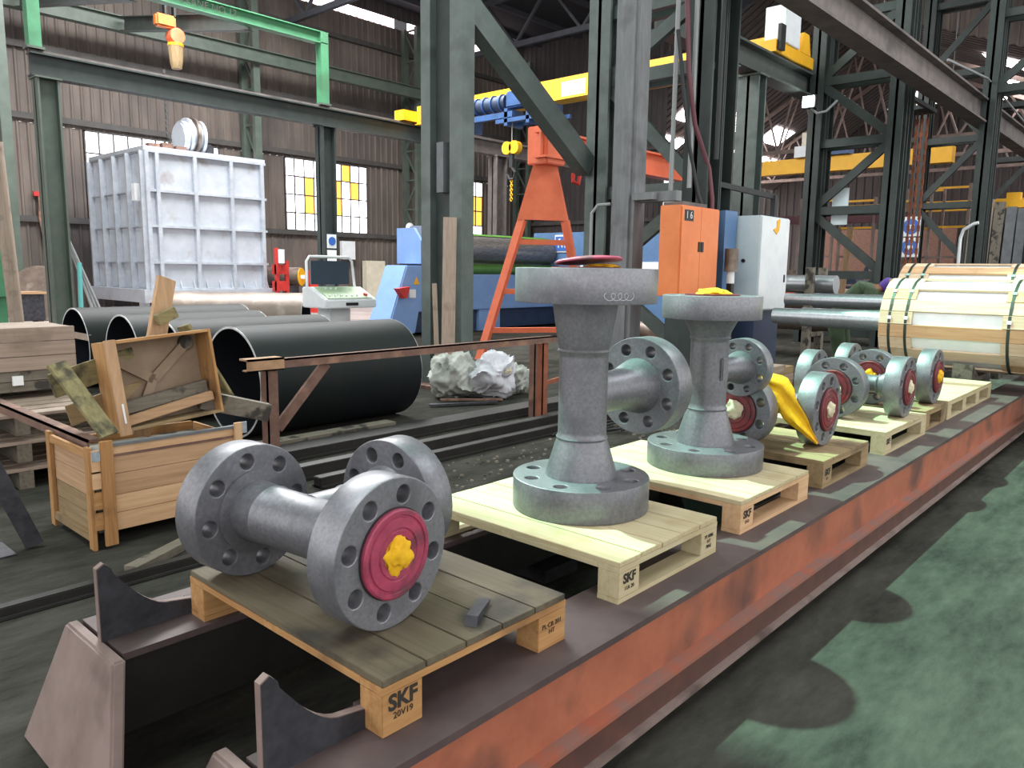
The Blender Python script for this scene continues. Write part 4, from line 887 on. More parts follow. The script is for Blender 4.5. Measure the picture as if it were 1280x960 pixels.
# ================================================================== ORANGE GANTRY
og = thing('orange_gantry', 'orange A-frame gantry crane behind the central column', 'gantry', (14, 9.6, 0))
def aframe(x, y, h, zt, fA, fB):
    A = Vector((x, y, 0))
    for f in (fA, fB):
        d = Vector(f) - A; top = A + d*(1 - zt/h) + Vector((0, 0, zt)); 
        MB().bar(Vector(f) + Vector((0, 0, 0.02)), top, 0.14, 0.14, (1, 0.3, 0)).build('leg', 'orange', og)
    for z in (0.6, 1.35, 2.3):
        if z < zt:
            pa = A + (Vector(fA) - A)*(1 - z/h) + Vector((0, 0, z)); pb = A + (Vector(fB) - A)*(1 - z/h) + Vector((0, 0, z))
            MB().bar(pa, pb, 0.08, 0.1).build('rung', 'orange', og)
    d = (Vector(fA) - A); e = (Vector(fB) - A)
    k0 = 1 - zt/h; k1 = 0.12; q = Vector((0.07, 0.03, 0))
    za, zb = zt, h*0.9
    P = [A + d*k0*1.15 + Vector((0, 0, za)), A + e*k0*1.15 + Vector((0, 0, za)), A + e*k1 + Vector((0, 0, zb)), A + d*k1*1.4 + Vector((0, 0, zb))]
    MB().add([p - q for p in P] + [p + q for p in P], [(0, 1, 2, 3), (7, 6, 5, 4), (0, 4, 5, 1), (1, 5, 6, 2), (2, 6, 7, 3), (3, 7, 4, 0)]).build('gusset_plate', 'orange', og)
aframe(11.75, 9.75, 4.4, 2.72, (10.55, 10.4, 0), (12.45, 9.15, 0))
aframe(18.3, 9.45, 4.4, 2.72, (17.0, 10.0, 0), (19.2, 8.8, 0))
MB().box((11.4, 9.5, 3.75), (11.95, 10.0, 4.45)).build('head_block', 'orange', og, 0.02)
MB().ibar((11.3, 9.6, 4.1), (18.8, 9.45, 4.1), 0.3, 0.5, 0.04).build('beam', 'orange', og)
MB().tube([(12.0, 9.3, 3.75), (12.1, 9.25, 3.6), (12.05, 9.25, 3.4), (11.95, 9.3, 3.45), (11.95, 9.3, 3.6)], 0.04).build('hook', 'red', og)
# ================================================================== CABINETS
ob = thing('electrical_cabinet', 'orange double-door cabinet numbered 16 in front of the grey column', 'cabinet', (10.1, 5.7, 1.4))
MB().box((9.56, 5.55, 1.42), (10.66, 5.88, 2.68)).build('body', 'cabo', ob, 0.008)
for x in (9.575, 10.112): MB().box((x, 5.536, 1.44), (x + 0.533, 5.549, 2.66)).build('door', 'cabo', ob, 0.003)
for x in (10.05, 10.135): MB().box((x, 5.524, 2.05), (x + 0.06, 5.535, 2.19)).build('handle', 'black', ob)
MB().box((9.64, 5.53, 2.47), (9.88, 5.5355, 2.62)).build('number_plate', 'black', ob)
text('1 6', 0.14, (9.76, 5.529, 2.545), (1, 0, 0), (0, 0, 1), 'white', ob)
tag(MB().box((9.75, 5.62, 0.0), (10.1, 5.85, 1.415)).build('cabinet_post', 'greendk'), 'dark steel post carrying the orange cabinet', 'post')
tag(MB().box((9.62, 5.56, 2.681), (10.3, 5.87, 2.73)).build('cable_tray', 'girder'), 'grey tray on top of the orange cabinet holding cables', 'tray')
wb = thing('electrical_cabinet', 'pale grey cabinet on a navy base right of the orange one', 'cabinet', (12.0, 5.45, 0))
MB().box((11.44, 5.25, 1.18), (12.5, 5.70, 2.64)).build('body', 'cab_grey', wb, 0.01)
MB().box((11.46, 5.234, 1.2), (12.48, 5.249, 2.62)).build('door', 'white', wb, 0.003)
MB().lathe([(0.03, 0), (0.03, 0.02)], (11.439, 5.5, 1.95), (-1, 0, 0), 14).build('key_lock', 'black', wb)
MB().box((12.36, 5.222, 1.62), (12.4, 5.233, 1.74)).build('handle', 'black', wb)
MB().prism([(0, 0.02), (0.14, -0.05), (0.22, 0.02), (0.24, 0.2), (0.12, 0.16), (0.13, 0.06)], lambda u, z: (11.85 + u, 5.225, 2.42 + z), lambda u, z: (11.85 + u, 5.233, 2.42 + z)).build('hazard_sign', 'yellow', wb)
MB().box((11.5, 5.3, 0), (12.4, 5.66, 1.179)).build('plinth', 'bluedk', wb)
tag(MB().box((11.0, 5.62, 0), (11.4, 6.0, 2.70)).build('blue_panel', 'blueside'), 'blue sheet housing standing between the two cabinets', 'panel')
fl_ = thing('filter_unit', 'brown glass filter bowl between the cabinets', 'filter', (10.95, 5.46, 0))
MB().cyl((10.95, 5.46, 1.78), (10.95, 5.46, 2.12), 0.1, 18).build('bowl', 'rustpipe', fl_, smooth=40); MB().cyl((10.95, 5.46, 1.60), (10.95, 5.46, 1.78), 0.06, 14).build('valve', 'white', fl_)
MB().box((10.91, 5.42, 0), (10.99, 5.5, 1.6)).build('stand', 'black', fl_)
# cables on the tower
hose = [((10.25, 6.0, 5.6), (10.3, 5.95, 4.6), (10.45, 5.9, 3.9), (10.75, 5.8, 3.3), (10.8, 5.75, 2.85), (10.82, 5.75, 2.3)), ((10.2, 6.1, 5.2), (10.28, 6.0, 4.3), (10.4, 5.95, 3.6), (10.55, 5.85, 2.9), (10.6, 5.8, 2.74))]
tag(MB().tube(hose[0], 0.035).build('supply_hose', 'hose', None, smooth=60), 'dark red supply hose hanging down the tower to the cabinets', 'hose')
tag(MB().tube(hose[1], 0.03).build('supply_cable', 'cabledk', None, smooth=60), 'black supply cable hanging beside the dark red hose', 'cable')
for k, (x, y, z0, z1, lab) in enumerate([(10.35, 6.2, 2.9, 8.5, 'pale vertical conduit right of the grey column, left of two'), (10.45, 5.95, 3.0, 8.5, 'pale vertical conduit right of the grey column, right of two'), (10.62, 5.62, 3.4, 8.5, 'dark vertical pipe with clips at the tower front')]):
    tag(MB().cyl((x, y, z0), (x, y, z1), 0.035, 10).build('conduit', ['cable', 'cable', 'cabledk'][k], None, smooth=60), lab, 'conduit', 'conduits on the tower')
tag(MB().bar((10.95, 5.98, 3.15), (12.4, 5.5, 3.0), 0.06, 0.08).box((12.36, 5.45, 2.641), (12.44, 5.53, 3.02)).build('support_pipe', 'cabledk'), 'dark pipe reaching right above the orange cabinet', 'pipe')
# ================================================================== WHITE SACKS
for k, (c_, r_, fl2, m_, lab) in enumerate([((7.62, 7.25, 0.30), 0.36, (1.05, 0.9, 0.9), 'bag', 'bright white crumpled sack at the foot of the orange leg'), ((7.22, 7.62, 0.30), 0.38, (0.95, 0.9, 0.9), 'bag2', 'greyish white sack leaning behind the bright one'), ((8.15, 7.3, 0.2), 0.25, (0.9, 0.9, 0.95), 'bag2', 'small dull sack right of the bright one')]):
    bg = thing('rubbish_sack', lab, 'sack', (c_[0], c_[1], 0), 'sacks by the central column')
    bm = bmesh.new(); bmesh.ops.create_icosphere(bm, subdivisions=5, radius=1.0); sb = MB()
    for v in bm.verts:
        p = v.co.copy(); q = p*1.3 + Vector((k*3.7, 1.1*k, 0.4)); w = noise.noise(q)
        fold = (1 - abs(math.sin(4.2*(p.x*0.8 + p.z*0.5 + p.y*0.4) + 6.0*noise.noise(q*0.9 + Vector((3, 0, 0))))))**2 + 0.5*(1 - abs(math.sin(7*p.z - 3*p.x + 5*noise.noise(q + Vector((0, 5, 0))))))**2
        r1_ = 0.92 + 0.30*w + 0.17*(fold - 0.4) + 0.03*noise.noise(q*5) + (0.18*max(0.0, p.z)*(1 - abs(p.x)) if k == 0 else 0)
        flat_ = max(0.0, p.z - 0.55)*0.25*noise.noise(q*2.1)
        sb.v.append(Vector((p.x*r1_*fl2[0], p.y*r1_*fl2[1], (p.z*r1_ + flat_)*fl2[2]))*r_ + Vector(c_))
    sb.f = [tuple(x.index for x in f.verts) for f in bm.faces]; bm.free()
    o_ = sb.build('sack_body', m_, bg, smooth=70)
    for v in o_.data.vertices:
        if v.co.z < 0.01: v.co.z = 0.004 + 0.004*abs(v.co.x)
    if k == 0:
        MB().lathe([(0.10, 0), (0.13, 0.05), (0.11, 0.09), (0.08, 0.02)], (c_[0] + 0.02, c_[1] - 0.16, 0.40), (-0.3, -0.8, 0.5), 16, False).build('open_neck', 'bag', bg, smooth=60)
        crumple('contents', 'white_cloth', bg, (c_[0] + 0.0, c_[1] - 0.22, 0.40), 0.09, (1.2, 0.8, 0.7), 5, 3, 0.5, 2)
# scraps on the floor
rs_ = random.Random(4)
gv = MB()
for i in range(700):
    x = rs_.uniform(3.2, 9); y = rs_.uniform(2.95, 5.0); s_ = rs_.uniform(0.006, 0.026)
    gv.lathe([(s_, 0), (s_*0.7, s_*0.8)], (x, y, 0), (rs_.uniform(-.2, .2), rs_.uniform(-.2, .2), 1), 5)
tag(gv.build('gravel', 'greywx'), 'loose dark grit scattered over the floor behind the skid', 'grit', kind='stuff')
for k in range(3):
    a0 = k*2.1; pts = []
    for i in range(15):
        a = a0 + i*0.5; r_ = 0.28 + 0.07*math.sin(i*1.3 + k); pts.append((6.75 + 0.2*k + r_*math.cos(a)*1.5, 5.02 - 0.12*k + r_*0.55*math.sin(a), 0.02 + 0.012*k))
    tag(MB().tube(pts, 0.012, 6).build('cable_coil', 'cabledk', None, smooth=60), 'dark cable coiled on the floor at the rusty end post, %s coil' % ['nearest the tallest fitting', 'middle', 'lowest'][k], 'cable', 'cable coils at the end post')
for k in range(4):
    tag(MB().bar((6.5 + 0.3*k, 7.3 + 0.12*k, 0.03 + 0.02*k), (7.3 + 0.2*k, 6.85 + 0.1*k, 0.03), 0.08, 0.02).build('scrap_strip', 'rust' if k % 2 else 'steeldark'), ['dark scrap strip nearest, at the foot of the central column', 'rusty scrap strip second at the foot of the central column', 'dark scrap strip third, toward the sacks', 'rusty scrap strip under the white sacks'][k], 'scrap', 'scrap at the column foot')

# ================================================================== CRANES
yc = thing('overhead_crane', 'yellow overhead crane with blue hoist, load plate on its girder', 'crane', (19, 15, 6.9))
MB().box((18.8, 8.5, 6.86), (19.2, 21.74, 7.48)).build('girder', 'yellow', yc, 0.01)
MB().box((18.7, 8.5, 6.83), (19.3, 21.74, 6.86)).build('bottom_flange', 'yellow', yc)
MB().box((18.2, 21.75, 6.95), (20.4, 22.25, 7.3)).build('end_carriage', 'yellow', yc)
pl_ = MB().box((18.785, 14.25, 6.93), (18.799, 15.15, 7.34)).build('load_plate', 'paper', yc)
text('SWL 5000', 0.17, (18.783, 14.66, 7.02), (0, -1, 0), (0, 0, 1), 'ink', pl_)
bh = thing('crane_hoist', 'blue wire-rope hoist trolley under the left yellow crane', 'hoist', (18.6, 17.8, 6.3))
MB().cyl((18.45, 17.0, 6.95), (18.45, 18.9, 6.95), 0.24, 16).build('drum', 'bluedk', bh, smooth=40)
MB().box((18.3, 16.3, 6.75), (18.7, 17.0, 7.25)).build('gearbox', 'bluehoist', bh, 0.05); MB().box((18.3, 18.9, 6.8), (18.7, 19.2, 7.2)).build('end_motor', 'bluehoist', bh, 0.05)
MB().box((18.2, 16.6, 6.45), (18.35, 19.3, 6.62)).build('frame_rail', 'bluehoist', bh)
MB().box((18.2, 14.9, 6.3), (18.35, 17.3, 6.42)).box((18.9, 14.9, 6.3), (19.0, 17.3, 6.42)).build('frame_rail', 'bluehoist', bh)
for y in (15.2, 15.9, 16.8, 18.6): MB().box((18.2, y, 6.2), (18.95, y + 0.14, 6.72)).build('cross_rail', 'bluehoist', bh)
for i in range(5): MB().cyl((18.43, 17.15 + i*0.36, 6.95), (18.43, 17.21 + i*0.36, 6.95), 0.27, 16).build('drum_rib', 'bluehoist', bh, smooth=40)
hb = thing('hook_block', 'yellow crane hook block hanging on ropes left of the orange gantry', 'hook block', (18.4, 16.8, 4.2))
for y in (16.62, 16.92): MB().cyl((18.3, y, 5.55), (18.5, y, 5.55), 0.2, 18).build('sheave', 'yellow', hb)
MB().cyl((18.4, 16.77, 5.5), (18.4, 16.77, 6.6), 0.02).build('rope', 'cable', hb)
MB().box((18.35, 16.7, 4.95), (18.45, 16.84, 5.5)).build('shank', 'cabledk', hb)
MB().tube([(18.4, 16.77, 4.98), (18.4, 16.62, 4.8), (18.4, 16.68, 4.6), (18.4, 16.84, 4.6), (18.4, 16.92, 4.75)], 0.05).build('hook', 'cabledk', hb)
for i in range(5): MB().tube([(18.4, 16.77, 4.6 - i*0.14), (18.4, 16.72, 4.54 - i*0.14), (18.4, 16.77, 4.47 - i*0.14), (18.4, 16.82, 4.54 - i*0.14), (18.4, 16.77, 4.6 - i*0.14)], 0.02, 5).build('link', 'yellow', hb)
cbx = thing('crane_drive', 'yellow crane end drive with white box on the right runway beam', 'crane drive', (18.6, 8.2, 6.74))
MB().box((17.55, 7.95, 6.76), (19.75, 8.35, 7.02)).build('end_carriage', 'yellow', cbx)
MB().box((17.9, 7.9, 7.03), (18.75, 8.4, 7.85)).build('control_box', 'white', cbx, 0.01)
MB().prism([(18.95, 7.03), (19.55, 7.03), (19.4, 7.5), (19.1, 7.5)], lambda x, z: (x, 7.95, z), lambda x, z: (x, 8.35, z)).build('motor_cover', 'yellow', cbx)
MB().box((17.6, 7.86, 6.8), (17.85, 7.94, 7.35)).build('cable_plug', 'black', cbx)
y2 = thing('overhead_crane', 'yellow overhead crane girder far right behind the dark lattice tower', 'crane', (34, 13, 6.1))
MB().box((33.8, 8.0, 6.1), (34.3, 19, 6.72)).build('girder', 'yellow', y2)
MB().box((33.6, 13.1, 6.74), (34.2, 14.1, 7.2)).build('crane_box', 'white', y2); MB().box((33.6, 13.4, 7.21), (34.0, 13.8, 7.75)).build('crane_box', 'cream', y2)
MB().box((33.6, 11.8, 6.74), (34.2, 12.9, 6.95)).build('hoist_motor', 'bluehoist', y2)
y3 = tag(MB().box((44, 5, 5.0), (44.3, 16, 5.5)).build('walkway_beam', 'yellow'), 'thin yellow beam low in the far bay between the towers', 'beam')
tag(MB().box((40, 10.5, 4.3), (40.3, 17.5, 4.75)).build('low_beam', 'hose'), 'dark maroon beam crossing behind the white cabinet', 'beam')
tag(MB().box((30.0, 4.6, 4.0), (30.6, 6.0, 4.25)).box((30.1, 5.0, 4.25), (30.4, 5.4, 4.5)).build('small_hoist', 'yellow'), 'small yellow hoist above the stood plates at far right', 'hoist')
tag(MB().ibar((33, 18.9, 5.9), (37, 18.9, 5.9), 0.3, 0.4).build('stub_runway', 'truss'), 'dark stub beam at the far crane end', 'beam')
# floodlight and lamps
fd = thing('floodlight', 'bright white floodlight beside the dark lattice tower', 'lamp', (19.3, 7.75, 5.7))
MB().box((19.2, 7.62, 5.75), (19.35, 7.95, 6.05)).build('housing', 'cabledk', fd)
MB().box((19.175, 7.65, 5.78), (19.199, 7.92, 6.02)).build('lamp_face', 'lamp', fd)
MB().tube([(19.3, 7.75, 5.75), (19.3, 7.6, 5.62), (19.6, 7.5, 5.7), (20.0, 7.4, 6.0)], 0.03).build('lamp_arm', 'cable', fd)
for k, (x, y, z) in enumerate([(24.5, 8.6, 8.7), (26, 8.4, 8.7), (27, 8.25, 8.7), (33.5, 8.7, 8.6), (31.5, 8.7, 8.6), (34.5, 8.4, 8.6), (35.5, 7.4, 8.6), (35.5, 6.9, 8.6)]):
    lt = thing('bay_light', 'small bright bay light hanging in the right-hand bay, %s from the left' % ['first', 'second', 'third', 'fifth', 'fourth', 'sixth', 'seventh', 'eighth'][k], 'lamp', (x, y, z), 'bay lights of the right-hand bay')
    MB().box((x - 0.5, y - 0.12, z), (x + 0.5, y + 0.12, z + 0.06)).build('tube', 'sky_pane', lt); MB().box((x - 0.5, y - 0.15, z + 0.061), (x + 0.5, y + 0.15, z + 0.12)).build('reflector', 'girt', lt)
    MB().cyl((x, y, z + 0.12), (x, y, 15.19), 0.012, 6).build('drop_rod', 'cable', lt)
# ================================================================== RIGHT BACKGROUND CLUTTER
for k, z in enumerate((0.75, 1.15, 1.55)):
    tag(MB().cyl((16.53, 8.05, z), (16.51, 5.85, z), 0.19, 18).build('rack_pipe', 'shaft' if k == 2 else 'rustpipe', None, smooth=40), ['lowest steel pipe on the rack behind the white cabinet', 'middle steel pipe on the rack behind the white cabinet', 'bright top steel pipe on the rack behind the white cabinet'][k], 'pipe', 'pipes on the rack')
rk = thing('pipe_rack', 'dark timber rack under the steel pipes behind the white cabinet', 'rack', (16.5, 7, 0))
for y in (6.2, 7.7):
    MB().box((16.1, y, 0), (16.25, y + 0.15, 1.9)).build('post', 'greywz', rk); MB().box((16.8, y, 0), (16.95, y + 0.15, 1.9)).build('post', 'greywz', rk)
    for z in (0.45, ): MB().box((16.25, y, z), (16.8, y + 0.15, z + 0.1)).build('shelf_bar', 'greywx', rk)
for k, (px_, y, z0, z1) in enumerate([(23.6, 6.95, 0.9, 6.2), (23.6, 6.85, 0.6, 6.2), (23.8, 6.72, 1.4, 6.2), (23.9, 6.60, 0.8, 6.2), (23.9, 6.48, 1.2, 6.2), (24.0, 6.36, 0.7, 6.2)]):
    ch = MB()
    n = int((z1 - z0)/0.16)
    for i in range(n):
        z = z1 - i*0.16; ch.bar((px_, y, z), (px_, y, z - 0.17), 0.08 if i % 2 else 0.03, 0.03 if i % 2 else 0.08)
    o_ = ch.build('hanging_chain', 'rustpost'); o_['kind'] = 'stuff'
    tag(o_, 'rusty chain hanging right of the dark lattice tower over the shafts', 'chain', 'hanging chains right of the tower', 'stuff')
tag(MB().box((23.3, 6.2, 6.2), (24.2, 7.2, 6.3)).box((20.78, 6.2, 6.2), (23.3, 6.3, 6.3)).box((20.5, 5.9, 6.2), (20.78, 6.3, 6.3)).build('chain_bar', 'greendk'), 'bar from which the rusty chains hang', 'bar')
for k, (y, z) in enumerate([(8.12, 3.42), (8.12, 2.72)]):
    sg = thing('safety_sign', ['upper round blue safety sign on the second dark tower', 'lower round blue safety sign on the second dark tower'][k], 'sign', (29.02, y - 0.2, z), 'blue signs on the tower')
    MB().box((29.0, y - 0.5, z - 0.33), (29.02, y + 0.1, z + 0.33)).build('sign_plate', 'white', sg)
    MB().lathe([(0.26, 0), (0.26, 0.012)], (28.999, y - 0.2, z), (-1, 0, 0), 24).build('sign_disc', 'signblue', sg)
    MB().box((28.975, y - 0.32, z - 0.08), (28.986, y - 0.08, z + 0.06)).build('pictogram', 'white', sg)
nb = tag(MB().box((20.165, 7.0, 3.0), (20.185, 7.4, 3.9)).build('notice_board', 'cab_grey'), 'pale blue notice sheets hung in the dark lattice tower', 'notice')
for k, (y, w, z1, m) in enumerate([(5.45, 0.28, 4.0, 'weathz'), (5.15, 0.28, 3.98, 'weathz'), (4.85, 0.26, 3.9, 'greywz'), (4.55, 0.25, 3.75, 'grey'), (4.28, 0.22, 3.7, 'grey')]):
    tag(MB().bar((26.0, y, 0.02), (26.35, y, z1), 0.08, w, (0, 1, 0)).build('stood_plank', m), ['first brown stood plank from the left, by the far towers', 'second brown stood plank from the left', 'third stood plank, greyish, in the middle', 'grey stood plank second from the right', 'grey stood plank at the right end'][k], 'plank', 'planks stood on end at the right')
tag(MB().box((26.42, 4.0, 0), (26.55, 5.7, 3.3)).build('plank_backrest', 'greendk'), 'dark frame behind the stood planks', 'frame')
tag(MB().bar((21.5, 7.55, 0.02), (21.35, 7.3, 3.0), 0.16, 0.05, (-1, 0, 0)).build('leaning_plank', 'pinkz'), 'reddish plank leaning inside the dark lattice tower', 'plank')
tag(MB().tube([(20.9, 4.6, 0), (20.9, 4.6, 2.65), (20.9, 4.55, 2.85), (20.9, 4.35, 2.98), (20.9, 4.25, 3.0)], 0.04, 8).build('bent_pipe', 'white', None, smooth=60), 'white bent standpipe at the tower before the stood planks', 'pipe')
rr = random.Random(12)
ORD = ['first', 'second', 'third', 'fourth', 'fifth', 'sixth', 'seventh', 'eighth', 'ninth', 'tenth']
for k in range(10):
    x = [43, 50, 44, 51, 46, 53, 47, 54, 50, 57][k]; y = x/(2.45 + 0.27*k); s_ = rr.uniform(1.0, 1.9)
    m = rr.choice(['rustpipe', 'grey', 'greendk', 'blueside', 'girder', 'orange', 'yellow', 'cream'])
    st_ = thing('stored_part', '', 'stored part', (x, y, 0), 'stored parts far back in the right-hand bay')
    st_['label'] = 'steel part with a drum stored far back in the right-hand bay, %s from the left' % ORD[k]
    MB().box((x - s_*0.6, y - s_*0.5, 0.15), (x + s_*0.6, y + s_*0.5, s_*0.8)).build('body', m, st_, 0.03)
    MB().box((x - s_*0.5, y - s_*0.4, 0), (x + s_*0.5, y - s_*0.3, 0.149)).box((x - s_*0.5, y + s_*0.3, 0), (x + s_*0.5, y + s_*0.4, 0.149)).build('skids', 'greywx', st_)
    MB().cyl((x - s_*0.5, y, s_*0.8 + s_*0.3), (x + s_*0.5, y, s_*0.8 + s_*0.3), s_*0.3, 14).build('drum', rr.choice(['rustpipe', 'grey', 'bluedk']), st_, smooth=40)
for k, (x, y, h) in enumerate([(39, 15.0, 5.5), (40, 13.4, 5.5), (41.3, 11.8, 5.5), (42, 10.9, 6), (41, 9.6, 6)]):
    o_ = thing('far_rack', 'slender steel rack frame in the right-hand bay, %s from the left' % ORD[k], 'rack', (x, y, 0), 'far racks')
    for dy in (-0.8, 0.8): MB().box((x - 0.06, y + dy - 0.06, 0), (x + 0.06, y + dy + 0.06, h)).build('upright', 'trussfar', o_)
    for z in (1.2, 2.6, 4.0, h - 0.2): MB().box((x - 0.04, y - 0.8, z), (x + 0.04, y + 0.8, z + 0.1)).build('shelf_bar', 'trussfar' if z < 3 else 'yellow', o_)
for k in range(4):
    tag(MB().cyl((13.2 + 0.35*k, 9.2, 0.2 if k < 3 else 0.52), (13.0 + 0.35*k - (0.5 if k == 3 else 0), 6.9, 0.2 if k < 3 else 0.52), 0.18, 16).build('floor_pipe', 'rustpipe', None, smooth=40), ['first', 'second', 'third', 'top'][k] + ' brown pipe on the floor behind the white cabinet', 'pipe', 'brown pipes on the floor')
# light timber under the shaft ends, seen behind the small tees
for k, (x, y, z, w) in enumerate([(7.9, 3.35, 0.0, 0.45), (8.6, 3.55, 0.0, 0.5), (9.3, 3.3, 0.0, 0.35)]):
    st = thing('timber_stack', ['stack of sawn boards behind the yellow-sheet tee, left', 'stack of sawn boards behind the small tees, middle', 'stack of sawn boards nearest the wood-clad roll'][k], 'timber stack', (x, y, 0), 'board stacks under the shafts')
    for i in range(9 - k): MB().box((x - w/2 + 0.01*(i % 3), y, 0.02 + i*0.085), (x + w/2 - 0.01*(i % 2), y + 0.3, 0.1 + i*0.085)).build('board', 'brownx' if i % 2 else 'weathx', st, 0.002)
    MB().box((x - w/2, y + 0.02, 0), (x + w/2, y + 0.28, 0.019)).build('bearer', 'greywx', st)
# ================================================================== LEFT BACKGROUND
def drumthing(): pass
tag(MB().box((24.5, 32.3, 0.12), (25.7, 32.65, 2.15)).box((24.55, 32.32, 0), (25.65, 32.6, 0.12)).build('cream_cabinet', 'cream'), 'cream steel cabinet against the left wall beside the blue machine', 'cabinet')
rf = thing('red_stand', 'tall red stand right of the silver tank', 'stand', (15.7, 25.5, 0))
for x in (15.2, 15.6): MB().box((x, 25.4, 0), (x + 0.12, 25.52, 2.45 if x < 15.5 else 2.0)).build('upright', 'red', rf)
for z in (0.1, 0.9, 1.5): MB().box((15.2, 25.38, z), (15.72, 25.7, z + 0.35)).build('cross_box', 'red', rf)
MB().cyl((15.4, 25.35, 1.9), (15.4, 25.35, 2.4), 0.12, 12).build('cylinder', 'white', rf, smooth=40)
dr = thing('lying_drum', 'dark drum lying on its side with yellow end', 'drum', (16.5, 26.5, 0))
MB().cyl((15.95, 27.4, 1.4), (16.75, 26.2, 1.4), 0.36, 24).build('shell', 'rustpipe', dr, smooth=40); MB().cyl((16.75, 26.2, 1.4), (16.765, 26.178, 1.4), 0.34, 24).build('end_disc', 'yellow', dr)
MB().box((16.68, 26.12, 1.33), (16.85, 26.15, 1.47)).build('drum_label', 'paper', dr)
MB().box((15.95, 26.3, 0), (16.7, 27.2, 1.03)).build('cradle', 'steeldark', dr)
tag(MB().cyl((17.45, 26.4, 0), (17.45, 26.4, 1.65), 0.28, 20).build('red_drum', 'red', None, smooth=40), 'red drum standing right of the lying drum', 'drum')
bs = thing('post_sign', 'blue round safety sign on the dark runway post', 'sign', (15.1, 21.73, 2.5))
MB().box((14.92, 21.74, 2.40), (15.27, 21.77, 2.85)).build('sign_plate', 'white', bs); MB().lathe([(0.14, 0), (0.14, 0.01)], (15.1, 21.739, 2.63), (0, -1, 0), 20).build('sign_disc', 'signblue', bs)
tag(MB().box((14.92, 21.74, 1.85), (15.27, 21.77, 2.34)).build('post_notice', 'paper'), 'white notice under the blue sign on the dark runway post', 'notice')
tag(MB().box((23.2, 32.55, 2.2), (24.0, 32.75, 3.1)).build('wall_box', 'white'), 'white box on the left wall above the console', 'box')
tag(MB().lathe([(0.02, -0.2), (0.17, -0.13), (0.22, 0), (0.17, 0.13), (0.02, 0.2)], (26.3, 31.0, 3.9), (0, -1, 0), 20).build('globe_lamp', 'white', None, smooth=60), 'white round lamp above the left end of the blue machine', 'lamp')
tag(MB().cyl((26.3, 31.0, 0), (26.3, 31.0, 3.7), 0.05, 8).build('lamp_pole', 'girt'), 'thin dark pole of the white round lamp', 'pole')
dk = tag(MB().lathe([(0.85, -0.02), (0.85, 0.02)], (8.0, 27.0, 0.86), (-0.2, -1, 0.12), 32).build('steel_disc', 'rustpipe'), 'big brown disc leaning on the wall column at far left', 'disc')
bx = thing('dark_box', 'dark box with a pale plank on top, at the far left', 'box', (7.2, 25.9, 0))
MB().box((6.85, 25.6, 0.1), (7.65, 26.2, 0.88)).build('body', 'steeldark', bx, 0.02); MB().box((6.8, 25.55, 0.881), (7.7, 26.2, 0.95)).build('plank', 'pinkx', bx)
for x in (6.9, 7.45): MB().box((x, 25.65, 0), (x + 0.15, 26.15, 0.099)).build('skid', 'greywy', bx)
for k in range(3):
    tag(MB().cyl((8.25 + 0.12*k, 23.2, 0.03), (7.25 + 0.1*k, 23.5 - 0.1*k, 4.0 - 0.5*k), 0.035, 8).build('leaning_rod', 'cable', None, smooth=60), ['longest pale rod leaning left of the tank', 'middle pale rod leaning left of the tank', 'shortest pale rod leaning left of the tank'][k], 'rod', 'rods leaning left of the tank')
tag(MB().cyl((7.6, 22.6, 0.02), (7.75, 22.9, 1.8), 0.06, 10).build('leaning_rod', 'turq', None, smooth=60), 'turquoise pipe leaning by the first runway post', 'pipe')
gr_ = thing('garment_rack', 'red rail with brown work clothes on the wall left of the tank', 'rack', (10.2, 32.8, 2.6))
MB().box((9.7, 32.76, 4.25), (10.75, 32.9, 4.42)).build('rail', 'red', gr_)
for x in (9.8, 10.35): MB().prism([(0.02, 0), (0.3, 0), (0.36, -0.9), (0.26, -1.7), (0.1, -1.75), (-0.02, -0.8)], lambda u, z: (x + u, 32.68, 4.25 + z), lambda u, z: (x + u, 32.75, 4.25 + z)).build('garment', 'rust', gr_)
tag(MB().box((4.7, 20.6, 1.0), (5.5, 21.2, 2.3)).box((4.8, 20.7, 0), (5.4, 21.1, 1.0)).build('green_machine', 'greenbr'), 'bright green machine cut off by the left picture edge', 'machine')
tag(MB().cyl((5.05, 18.7, 0), (4.9, 18.7, 4.2), 0.14, 12).build('weathered_post', 'weathz', None, smooth=40), 'pale weathered round post at the left picture edge', 'post')
# ================================================================== PERSON
def skin(name, pts, edges, rad, m, parent, root=0, sub=2):
    me = bpy.data.meshes.new(name); me.from_pydata(pts, edges, []); ob = bpy.data.objects.new(name, me); COL.objects.link(ob)
    md = ob.modifiers.new('skin', 'SKIN'); md.use_smooth_shade = True
    for i, v in enumerate(me.skin_vertices[0].data):
        r_ = rad[i]; v.radius = r_ if isinstance(r_, tuple) else (r_, r_); v.use_root = (i == root)
    ss = ob.modifiers.new('sub', 'SUBSURF'); ss.levels = sub; ss.render_levels = sub
    dg = bpy.context.evaluated_depsgraph_get(); dg.update()
    me2 = bpy.data.meshes.new_from_object(ob.evaluated_get(dg)); bpy.data.objects.remove(ob)
    mb = MB().mesh(me2); return mb.build(name, m, parent, smooth=70)
pn = thing('person', 'person in green overalls and purple hood bending behind the shafts', 'person', (12.62, 4.30, 0))
P = {'pel': (12.62, 4.38, 1.12), 'wst': (12.62, 4.26, 1.30), 'che': (12.62, 4.02, 1.50), 'shl': (12.62, 3.86, 1.55), 'nck': (12.60, 3.74, 1.58), 'hd0': (12.59, 3.67, 1.62), 'hd1': (12.57, 3.58, 1.65)}
pts = [P['pel'], P['wst'], P['che'], P['shl'], P['nck'], P['hd0'], P['hd1']]
ed = [(0, 1), (1, 2), (2, 3), (3, 4), (4, 5), (5, 6)]; rad = [0.21, 0.20, 0.215, 0.19, 0.06, 0.085, 0.095]
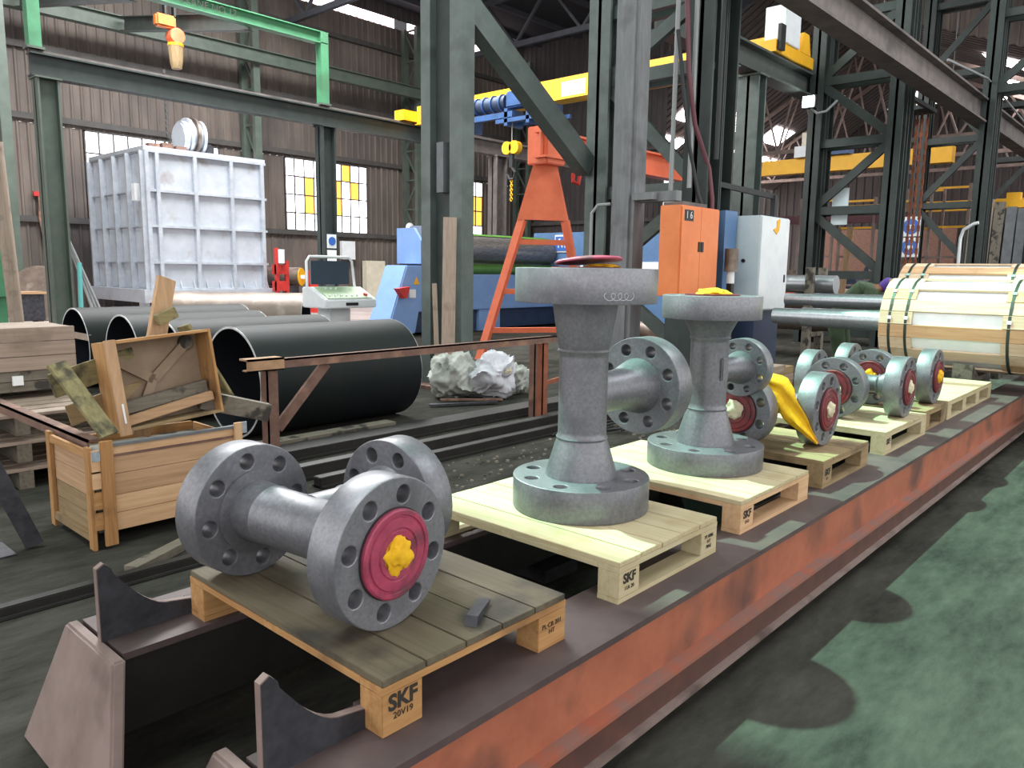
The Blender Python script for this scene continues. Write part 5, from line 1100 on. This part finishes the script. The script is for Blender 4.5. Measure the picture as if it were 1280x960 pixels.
body_r = [0.13, 0.12, 0.14, 0.13, 0.055, 0.085, 0.095]
for s_ in (-1, 1):
    k = len(pts)
    pts += [(12.62 + s_*0.10, 4.40, 1.0), (12.62 + s_*0.12, 4.30, 0.50), (12.62 + s_*0.13, 4.38, 0.09), (12.62 + s_*0.13, 4.24, 0.045)]
    ed += [(0, k), (k, k+1), (k+1, k+2), (k+2, k+3)]; rad += [0.14, 0.105, 0.085, 0.06]; body_r += [0.095, 0.065, 0.05, 0.045]
for s_ in (-1, 1):
    k = len(pts)
    pts += [(12.62 + s_*0.19, 3.88, 1.50), (12.62 + s_*0.25, 3.84, 1.24), (12.50 + s_*0.16, 3.58, 1.08), (12.46 + s_*0.13, 3.50, 1.07)]
    ed += [(3, k), (k, k+1), (k+1, k+2), (k+2, k+3)]; rad += [0.11, 0.085, 0.065, 0.05]; body_r += [0.07, 0.05, 0.035, 0.03]
    hx = Vector(pts[k+3])
    for f in range(4):
        j = len(pts); bx_ = hx + Vector((s_*(-0.03 + 0.02*f), -0.03, 0)); 
        pts += [tuple(bx_), tuple(bx_ + Vector((0, -0.035 - 0.006*(f in (1, 2)), -0.012))), tuple(bx_ + Vector((0, -0.055, -0.035)))]
        ed += [(k+3, j), (j, j+1), (j+1, j+2)]; rad += [0]*3; body_r += [0.011, 0.009, 0.008]
    j = len(pts); pts += [tuple(hx + Vector((-s_*0.035, 0.0, 0.0))), tuple(hx + Vector((-s_*0.05, -0.035, -0.01)))]; ed += [(k+3, j), (j, j+1)]; rad += [0]*2; body_r += [0.012, 0.01]
body = skin('body', pts, ed, body_r, 'skin', pn)
keep = [i for i in range(len(pts)) if rad[i] > 0 and i not in (4, 5, 6)]
mp_ = {o: n for n, o in enumerate(keep)}
skin('overall', [pts[i] for i in keep], [(mp_[a], mp_[b_]) for a, b_ in ed if a in mp_ and b_ in mp_], [rad[i] for i in keep], 'overall', body)
skin('hood', [(12.61, 3.80, 1.53), (12.60, 3.70, 1.61), (12.575, 3.61, 1.66)], [(0, 1), (1, 2)], [0.09, 0.115, 0.115], 'purple', body)
MB().lathe([(0.012, 0), (0.008, 0.03)], (12.55, 3.49, 1.63), (-0.2, -1, -0.3), 8).build('nose', 'skin', body)
# chalk strokes on the flange rims
for (cx_, cy_, z_, rr_, a0, par) in [(2.885, 2.155, 1.645, 0.3285, R(232), t2)]:
    ch = []
    for i in range(40):
        u = i/39; a = a0 + 0.38*u - 0.05*math.sin(u*25); ch.append((cx_ + rr_*math.cos(a), cy_ + rr_*math.sin(a), z_ + 0.016*math.cos(u*25)))
    MB().tube(ch, 0.0016, 4).build('chalk_mark', 'chalk', par)
